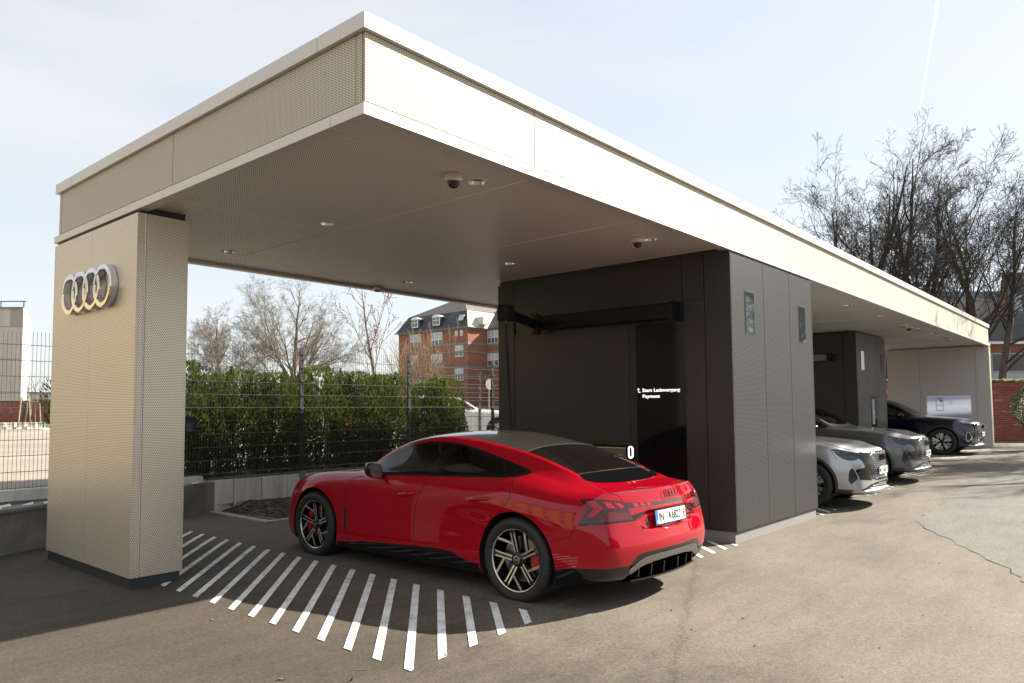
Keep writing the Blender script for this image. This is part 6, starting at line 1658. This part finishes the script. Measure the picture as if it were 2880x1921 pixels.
    for v in (.12, .30, .46):
        for sg in (1, -1):
            a = -.925 + .20 * abs(v) ** 2
            g.extrude([(a + .02, sg * v - .006, .372), (a - .005, sg * v - .006, .345), (a + .005, sg * v - .006, .265), (a + .05, sg * v - .006, .225), (a + .25, sg * v - .006, .20), (a + .25, sg * v - .006, .372)], (0, .012, 0)); g.build('diffuser_fin', PIANO, gt); g = MB()
    g = MB(); pts = [(-.925 + .20 * abs(v) ** 2, v) for v in [i * .0545 - .545 for i in range(21)]]
    for (a, v), (a2, v2) in zip(pts, pts[1:]): g.add([(a + .012, v, .235), (a2 + .012, v2, .235), (a2 + .30, v2, .20), (a + .30, v, .20), (a + .012, v, .25), (a2 + .012, v2, .25), (a2 + .30, v2, .215), (a + .30, v, .215)], [(0, 1, 2, 3), (4, 7, 6, 5), (0, 4, 5, 1)])
    g.build('diffuser_blade', PIANO, gt)
    # handles, mirrors
    for sg in (1, -1):
        for (u, w_, v, tilt) in ((1.387, .797, .930, .11), (.378, .833, .967, .12)):
            g = MB(); n = 14
            vs = []; prof = []
            for i in range(n + 1):
                q = i / n; hh = .017 * (1 - abs(2 * q - 1) ** 4 * .55); dd = .026 * (1 - abs(2 * q - 1) ** 3)
                x = u + .128 - .256 * q; z = w_ + (q - .5) * -.256 * -tilt
                z = w_ + (.5 - q) * .256 * -tilt * -1 * -1
                z = w_ + (q - .5) * .032
                ring = [(x, v - .012, z - hh), (x, v + dd * .75, z - hh * .9), (x, v + dd, z), (x, v + dd * .8, z + hh * .9), (x, v - .012, z + hh)]
                vs += [(a, sg * b, c) for a, b, c in ring]
            g.add(vs, [(i * 5 + j, i * 5 + j + 1, i * 5 + 6 + j, i * 5 + 5 + j) for i in range(n) for j in range(4)], 0, True)
            g.add(vs[:5], [(0, 1, 2, 3, 4)]); g.add(vs[-5:], [(4, 3, 2, 1, 0)])
            g.build('door_handle', RED, gt)
        # mirror housing: rounded wedge on a short foot
        def ell(c, r, n=12, m=8, squash=None):
            vs = [(c[0] + r[0] * (abs(math.cos(q)) ** .8) * (1 if math.cos(q) > 0 else -1) * math.sin(p), sg * (c[1] + r[1] * (abs(math.sin(q)) ** .8) * (1 if math.sin(q) > 0 else -1) * math.sin(p)), c[2] + r[2] * math.cos(p) + .10 * (c[1] - 1.0) * 0) for p in [math.pi * (j + .02) / (m + .04) for j in range(m + 1)] for q in [2 * math.pi * i / n for i in range(n)]]
            return vs, [(j * n + i, j * n + (i + 1) % n, (j + 1) * n + (i + 1) % n, (j + 1) * n + i) for j in range(m) for i in range(n)]
        g = MB()
        vs = []; n = 16
        secs = [(1.86, .012, .012), (1.845, .055, .05), (1.80, .082, .072), (1.74, .090, .078), (1.725, .084, .072)]
        for u, ry, rz_ in secs:
            for i in range(n):
                q = 2 * math.pi * i / n; cq, sq = math.cos(q), math.sin(q)
                vs.append((u - .02 * (cq) * (u < 1.8), sg * (1.015 + ry * 1.15 * (abs(cq) ** .7) * (1 if cq > 0 else -1)), 1.012 + rz_ * (abs(sq) ** .7) * (1 if sq > 0 else -1) + .02 * cq))
        g.add(vs, [(j * n + i, j * n + (i + 1) % n, (j + 1) * n + (i + 1) % n, (j + 1) * n + i) for j in range(4) for i in range(n)], 0, True)
        g.add(vs[:n], [tuple(range(n))])
        mi = g.build('wing_mirror', PIANO, gt)
        g = MB(); g.add([(p[0] + .004, p[1], p[2]) for p in vs[-n:]], [tuple(range(n))]); g.build('mirror_glass', MACH, mi)
        g = MB(); g.add([(1.83, sg * .83, .945), (1.76, sg * .83, .945), (1.765, sg * .98, .962), (1.82, sg * .98, .962), (1.83, sg * .83, .965), (1.76, sg * .83, .965), (1.765, sg * .98, .985), (1.82, sg * .98, .985)], [(0, 1, 2, 3), (4, 7, 6, 5), (0, 4, 5, 1), (1, 5, 6, 2), (2, 6, 7, 3), (3, 7, 4, 0)]); g.build('mirror_foot', PIANO, mi)
    # cabin
    for u, v in ((1.25, .37), (1.25, -.37), (.42, .36), (.42, -.36)): seat(gt, u, v)
    g = MB(); g.box((.0, -.68, .22), (2.2, .68, .26)); g.box((-.45, -.55, .70), (.02, .55, .93)); g.build('cabin_floor', SEATM, gt)
    g = MB(); vs = []
    for x, z in ((2.1, .90), (1.85, .945), (1.72, .92), (1.68, .80), (1.8, .6)): vs += [(x, -.74, z), (x, .74, z)]
    g.add(vs, [(i * 2, i * 2 + 1, i * 2 + 3, i * 2 + 2) for i in range(4)]); g.build('dashboard', SEATM, gt)
    g = MB(); c = Vector((1.60, .37, .86)); e1 = Vector((0, 1, 0)); e2 = Vector((-.42, 0, .9)).normalized()
    g.tube([c + (e1 * math.cos(q) + e2 * math.sin(q)) * .175 for q in [i * math.pi / 14 for i in range(28)]], .014, 8, closed=True)
    g.tube([c - e1 * .17, c, c + e1 * .17], .016, 6); g.tube([c, c - e2 * .17], .016, 6); g.build('steering_wheel', SEATM, gt)
    # wheels
    for u, wd, R in ((0, .30, .358), (2.9, .265, .358)):
        for sg in (1, -1):
            vv = (.965 if u == 0 else .945) - wd / 2
            t = tyre(gt, R, .272, wd, u, sg * vv, sg)
            rim_gt(t, .272, wd / 2 - .008, sg, rot=1.31 if u == 0 else 1.45, caliper=((2.85, 3.5) if u == 0 else (-.55, .85)))
    # badges and plate
    rot = face_rot((0, -1, 0), Vector((.10, 0, .995)))
    number_plate(gt, [('IN', -.205, .094, PLATEK, -.033), ('A', -.048, .094, PLATEK, -.033), ('6827', .014, .094, PLATEK, -.033), ('E', .207, .094, PLATEK, -.033), ('D', -.247, .03, PLATEW, -.048)], (-.924, -.008, .718), rot)
    emb = ring_emblem('ring_emblem', gt, (-.914, -.045, .902), (0, -1, 0), Vector((.28, 0, .96)), Vector((-.96, 0, .28)), .0295, .0332, .0505, .004, PIANO)
    rot2 = face_rot((0, -1, 0), (0, 0, 1))
    text_mesh('RS', .036, PIANO, gt, (-.925, .395, .672), rot2, 'badge', ext=.003, bold=.001, xs=1.2)
    text_mesh('e-tron GT', .030, PIANO, gt, (-.918, -.30, .688), rot2, 'badge', ext=.003, bold=.0006, xs=1.15)
    return gt
BLACKR = mat('black_roof', (.034, .032, .027), .3, 0, .3, 1)
red_coupe()

# ------------------------------------------------------------------ parked compact crossovers
SILVER = carpaint('silver_paint', (.40, .40, .41), .30, .75)
GREYP = carpaint('grey_paint', (.10, .105, .11), .30, .6)
NAVY = carpaint('navy_paint', (.006, .008, .022), .22, .35)
WHITEC = carpaint('white_paint', (.75, .75, .75), .35, 0)
GRILLE = mat('grille_silver', (.70, .70, .70), .22, .9)
HLENS = glass('headlight_clear', (.80, .84, .90))
HBACK = mat('headlight_inside', (.045, .05, .058), .12, .5)
HLITE = mat('daylight_guide', (.8, .82, .86), .2, .2)
CLADB = mat('grey_cladding', (.035, .036, .038), .55)
def crossover(label, loc, rz, paint, cat='car', plate=True, clad=None, blade=None, name='crossover'):
    t0 = thing(name, label, cat, loc, rz, 'crossovers parked under the canopy' if plate else None)
    sk = Skin(ring_insert(SUV, 8, lambda k: .3 if k <= 2 else .5))
    side = lambda c, a, b: c.y > .4
    nose = lambda c, a, b: c.x > 2.9
    sk.cut(0, circle(2.764, .37, .445), 30, ok=side); sk.cut(0, circle(0, .37, .445), 30, ok=side)
    sk.cut(0, [(3.0, .345), (-.2, .345), (-.2, .0), (3.0, .0)], 30, ok=lambda c, a, b: c.y > .4 and .2 < c.x < 2.5)
    sk.cut(0, [(-.2, .40), (-1, .42), (-1, 0), (-.2, 0)], 30, ok=side); sk.cut(90, [(.9, .42), (-.02, .42), (-.02, 0), (.9, 0)], 30, ok=lambda c, a, b: c.x < -.3)
    dlo = spl([(1.93, 1.055), (1.3, 1.075), (.6, 1.10), (.1, 1.14), (-.35, 1.20)], 3) + spl([(-.38, 1.24), (-.15, 1.325), (.2, 1.43), (.5, 1.475), (.9, 1.482), (1.2, 1.435), (1.5, 1.345), (1.75, 1.22), (1.98, 1.09)], 3)
    sk.cut(0, dlo, 1, ok=lambda c, a, b: c.y > .3, nmin=.02)
    kw = dict(ok=lambda c, a, b: c.y > .3, nmin=.02)
    sk.cut(0, [(1.55, 1.085), (1.02, 1.105), (.95, 1.455), (1.15, 1.42), (1.42, 1.335), (1.6, 1.26)], 2, **kw)
    sk.cut(0, [(1.62, 1.085), (1.66, 1.23), (1.78, 1.165), (1.88, 1.10), (1.86, 1.08)], 2, **kw)
    sk.cut(0, [(.94, 1.11), (.25, 1.14), (.22, 1.40), (.5, 1.452), (.86, 1.46)], 3, **kw)
    sk.cut(0, [(.19, 1.15), (-.25, 1.21), (-.1, 1.30), (.17, 1.39)], 3, **kw)
    rail = lambda c, a, b: b >= 11.99
    sk.cut('T', [(2.10, -.05), (2.08, .25), (2.02, .45), (1.90, .85), (1.22, .85), (1.24, .3), (1.245, -.05)], 4, ok=rail)
    sk.cut('T', [(-.42, -.05), (-.42, .8), (-.78, .8), (-.78, -.05)], 6, ok=rail)
    sk.line('T', [(1.215, .85), (1.235, .3), (1.24, -.05)], .012, 22, ok=rail)
    doorf = [(1.95, 1.0), (2.02, .93), (2.03, .6), (1.98, .345)]
    sk.line(0, spl(doorf, 3), .007, 12, ok=side); sk.line(0, [(.98, 1.08), (1.0, .9), (.99, .345)], .007, 12, ok=side)
    sk.line(0, [(3.34, .90), (3.282, .915), (3.10, .972), (2.9, 1.012), (2.715, 1.035), (2.3, 1.045), (2.0, 1.055)], .007, 12, ok=lambda c, a, b: c.y > .4, nmin=.02)
    sk.line(-20, [(2.62, .905), (2.68, .80), (2.70, .76)], .006, 12, ok=nose)
    # nose
    sk.cut(-60, [(1.10, .80), (1.20, .868), (1.42, .875), (1.35, .70), (1.29, .62), (1.40, .43), (1.12, .452), (1.05, .556), (1.06, .606), (1.235, .64), (1.185, .735)], 10, ok=nose)
    sk.cut(-90, [(.02, .875), (-.36, .875), (-.58, .845), (-.575, .62), (-.45, .455), (-.30, .43), (.02, .43)], 10, ok=nose)
    gr = [(.02, .858), (-.35, .852), (-.485, .785), (-.505, .655), (-.415, .49), (-.29, .455), (.02, .455)]
    sk.cut(-90, gr, 31, ok=nose)
    sk.cut(-55, [(1.085, .915), (1.182, .912), (1.329, .882), (1.500, .848), (1.426, .791), (1.39, .752), (1.285, .740), (1.2, .763), (1.132, .823)], 13, ok=nose)
    ik = [(2.017, .556), (2.058, .632), (2.109, .638), (2.193, .48), (2.176, .449), (2.068, .369), (2.044, .362), (2.006, .431)]
    sk.cut(-40, ik, 33, ok=nose)
    ii = [(2.030, .550), (2.064, .618), (2.100, .624), (2.172, .482), (2.160, .460), (2.068, .388), (2.050, .384), (2.020, .440)]
    sk.cut(-40, ii, 34, ok=nose)
    sk.cut(-90, [(.02, .405), (-.30, .40), (-.52, .37), (-.72, .295), (-.70, .275), (-.45, .285), (.02, .30)], 35, ok=nose)
    sk.cut(-60, [(.80, .312), (.912, .304), (1.0, .300), (1.10, .27), (1.25, .262), (1.25, 0), (.80, 0)], 30, ok=nose)
    sk.cut(-90, [(.02, .30), (-.45, .285), (-.72, .272), (-.80, .30), (-.80, .252), (-.60, .238), (.02, .236)], 36, ok=nose)
    sk.cut(-90, [(.02, .236), (-.60, .238), (-.85, .25), (-.85, 0), (.02, 0)], 18, ok=nose)
    sk.cut(0, circle(2.764, .37, .405), 99, ok=side, nmin=-1); sk.cut(0, circle(0, .37, .405), 99, ok=side, nmin=-1)
    for v in sk.bm.verts:
        rs = {f[sk.reg] for f in v.link_faces}
        if rs and rs <= {34}: v.co -= Vector((.045, .01, 0))
        elif rs and rs <= {35}: v.co -= Vector((.04, 0, 0))
        elif rs and rs <= {31}: v.co -= Vector((.018, 0, 0))
    sk.bm.normal_update()
    sk.part([0], 'body', paint, t0)
    sk.part([30], 'wheel_arch_cladding', clad or CLADB, t0)
    for sg in (1, -1):
        sk.part([1], 'window_frame', PIANO, t0, side=sg); sk.part([2], 'front_window', GLF, t0, side=sg); sk.part([3], 'rear_window', GLR, t0, side=sg)
        hl = sk.part([13], 'headlight', HBACK, t0, side=sg, push=-.012)
        sk.part([13], 'headlight_lens', HLENS, hl, side=sg)
        g = MB()
        for k in range(4):      # light guide and reflector fins inside the lamp
            g.add([(3.20 + k * .045, sg * (.775 - k * .055), .845 - .006 * k), (3.225 + k * .045, sg * (.755 - k * .055), .842 - .006 * k), (3.235 + k * .045, sg * (.752 - k * .055), .79), (3.205 + k * .045, sg * (.775 - k * .055), .80)], [(0, 1, 2, 3)])
        for k in range(3): g.tube([(3.14 + .09 * k, sg * (.845 - .075 * k), .885 - .012 * k), (3.22 + .09 * k, sg * (.785 - .075 * k), .872 - .012 * k)], .006, 6)
        for k in range(3): g.lathe([(.0001, .03), (.022, .03), (.027, 0), (.03, .03)], 12, axis='X', c=(3.235 + .055 * k, sg * (.765 - .066 * k), .815))
        g.build('light_guide', HLITE, hl)
        sk.part([33], 'air_intake_frame', blade or paint, t0, side=sg); sk.part([34], 'air_intake', BLACKM, t0, side=sg)
        g = MB(); g.lathe([(0, 0)], 3) if False else None
        mi = MB(); vs = []; n = 14
        for u, ry, rz_ in ((1.83, .015, .015), (1.81, .07, .045), (1.75, .11, .07), (1.68, .12, .075), (1.665, .11, .068)):
            for i in range(n):
                q = 2 * math.pi * i / n; vs.append((u, sg * (.985 + ry * math.cos(q)), 1.13 + rz_ * math.sin(q)))
        mi.add(vs, [(j * n + i, j * n + (i + 1) % n, (j + 1) * n + (i + 1) % n, (j + 1) * n + i) for j in range(4) for i in range(n)], 0, True); mi.add(vs[:n], [tuple(range(n))]); mi.add(vs[-n:], [tuple(range(n - 1, -1, -1))])
        mm = mi.build('wing_mirror', PIANO, t0)
        g = MB(); g.box((1.68, min(sg * .83, sg * .92), 1.05), (1.78, max(sg * .83, sg * .92), 1.09)); g.build('mirror_foot', PIANO, mm)
        g = MB(); g.tube([(1.838 - .01, sg * .92, 1.10), (1.80, sg * 1.02, 1.102), (1.76, sg * 1.09, 1.105)], .007, 6); g.build('indicator_strip', GRILLE, mm)
    sk.part([4], 'windscreen', GLW, t0); sk.part([6], 'rear_screen', GLR, t0); sk.part([22], 'roof_seam', MACH, t0)
    sk.part([10], 'black_trim', PIANO, t0); sk.part([12], 'gap_or_crease_shade', GAP, t0, push=-.002); sk.part([18], 'underbody_edge', BLACKM, t0)
    sk.part([35], 'lower_air_intake', BLACKM, t0); sk.part([36], 'front_lip', blade or paint, t0)
    gb_ = sk.part([31], 'grille', PIANO, t0)
    # the cellular bars of the grille: short silver blocks in staggered rows
    g = MB()
    nx = 15
    for r in range(12):
        w_ = .472 + r * .0325
        for i in range(-nx, nx + 1):
            v = (i + .5 * (r % 2)) * .063
            if not inside((-abs(v) - .022, w_), [(a - .0 if a < 0 else .1, b) for a, b in gr]): continue
            bz = 3.607 - .80 * 0 - .33 * v * v - max(0, (w_ - .75)) * .16
            g.box((bz - .018, v - .027, w_ - .0105), (bz + .006, v + .027, w_ + .0095))
    g.build('grille_bar', GRILLE, gb_)
    g = MB(); 
    loop = [(a, b) for a, b in gr[1:-1]] + [(-a, b) for a, b in gr[1:-1]][::-1]
    g.tube([(3.618 - .33 * a * a - max(0, b - .75) * .16 + .004, a, b) for a, b in loop], .010, 6, closed=True); g.build('grille_frame', GRILLE, gb_)
    g = MB()
    for w_ in (.315, .345, .372): g.tube([(3.605 - .28 * v * v, v, w_) for v in [i * .05 - .5 for i in range(21)]], .0055, 6)
    g.build('intake_bar', mat('intake_bar_grey', (.22, .22, .22), .35, .6), t0)
    ring_emblem('ring_emblem', t0, (3.612, 0, .775), (0, 1, 0), (0, 0, 1), (1, 0, 0), .041, .052, .072, .014, PIANO)
    if plate: number_plate(t0, [('IN', -.205, .088, PLATEK, -.030), ('E', -.045, .088, PLATEK, -.030), (plate, .012, .088, PLATEK, -.030), ('E', .205, .088, PLATEK, -.030), ('D', -.247, .03, PLATEW, -.048)], (3.628, 0, .575), face_rot((0, 1, 0), (0, 0, 1)))
    g = MB(); g.box((-.6, -.72, .24), (3.3, .72, .28)); g.build('underbody', WELL, t0)
    wheel_arch(t0, 2.764, .37, .41, .52, .90); wheel_arch(t0, 0, .37, .41, .52, .90)
    for u, v in ((1.15, .36), (1.15, -.36), (.3, .36), (.3, -.36)): seat(t0, u, v, .45)
    g = MB(); vs = []
    for x, z in ((1.95, 1.03), (1.65, 1.06), (1.55, 1.02), (1.55, .8)): vs += [(x, -.72, z), (x, .72, z)]
    g.add(vs, [(i * 2, i * 2 + 1, i * 2 + 3, i * 2 + 2) for i in range(3)]); g.build('dashboard', SEATM, t0)
    for u, wd in ((0, .255), (2.764, .235)):
        for sg in (1, -1):
            t = tyre(t0, .367, .262, wd, u, sg * (.915 - wd / 2), sg)
            rim_suv(t, .262, wd / 2 - .008, sg, rot=.4 if u else .9)
    return t0
def nose_at(cx, fy): return (cx, fy + 2.764, gz(cx) + .002)
crossover('silver crossover with its nose out, nearest the black booth', nose_at(10.25, .40), -math.pi / 2, SILVER, plate='678')
crossover('dark grey crossover parked between the silver and the dark blue one', nose_at(14.3, .55), -math.pi / 2, GREYP, plate='793', blade=GREYP)
crossover('dark blue crossover parked beside the end wall display', nose_at(22.55, .75), -math.pi / 2, NAVY, plate='681', blade=GRILLE)
crossover('white car parked on the lot behind the end of the hedge', (15.0, 15.2, .502), -.75, WHITEC, plate=None, name='parked_car')
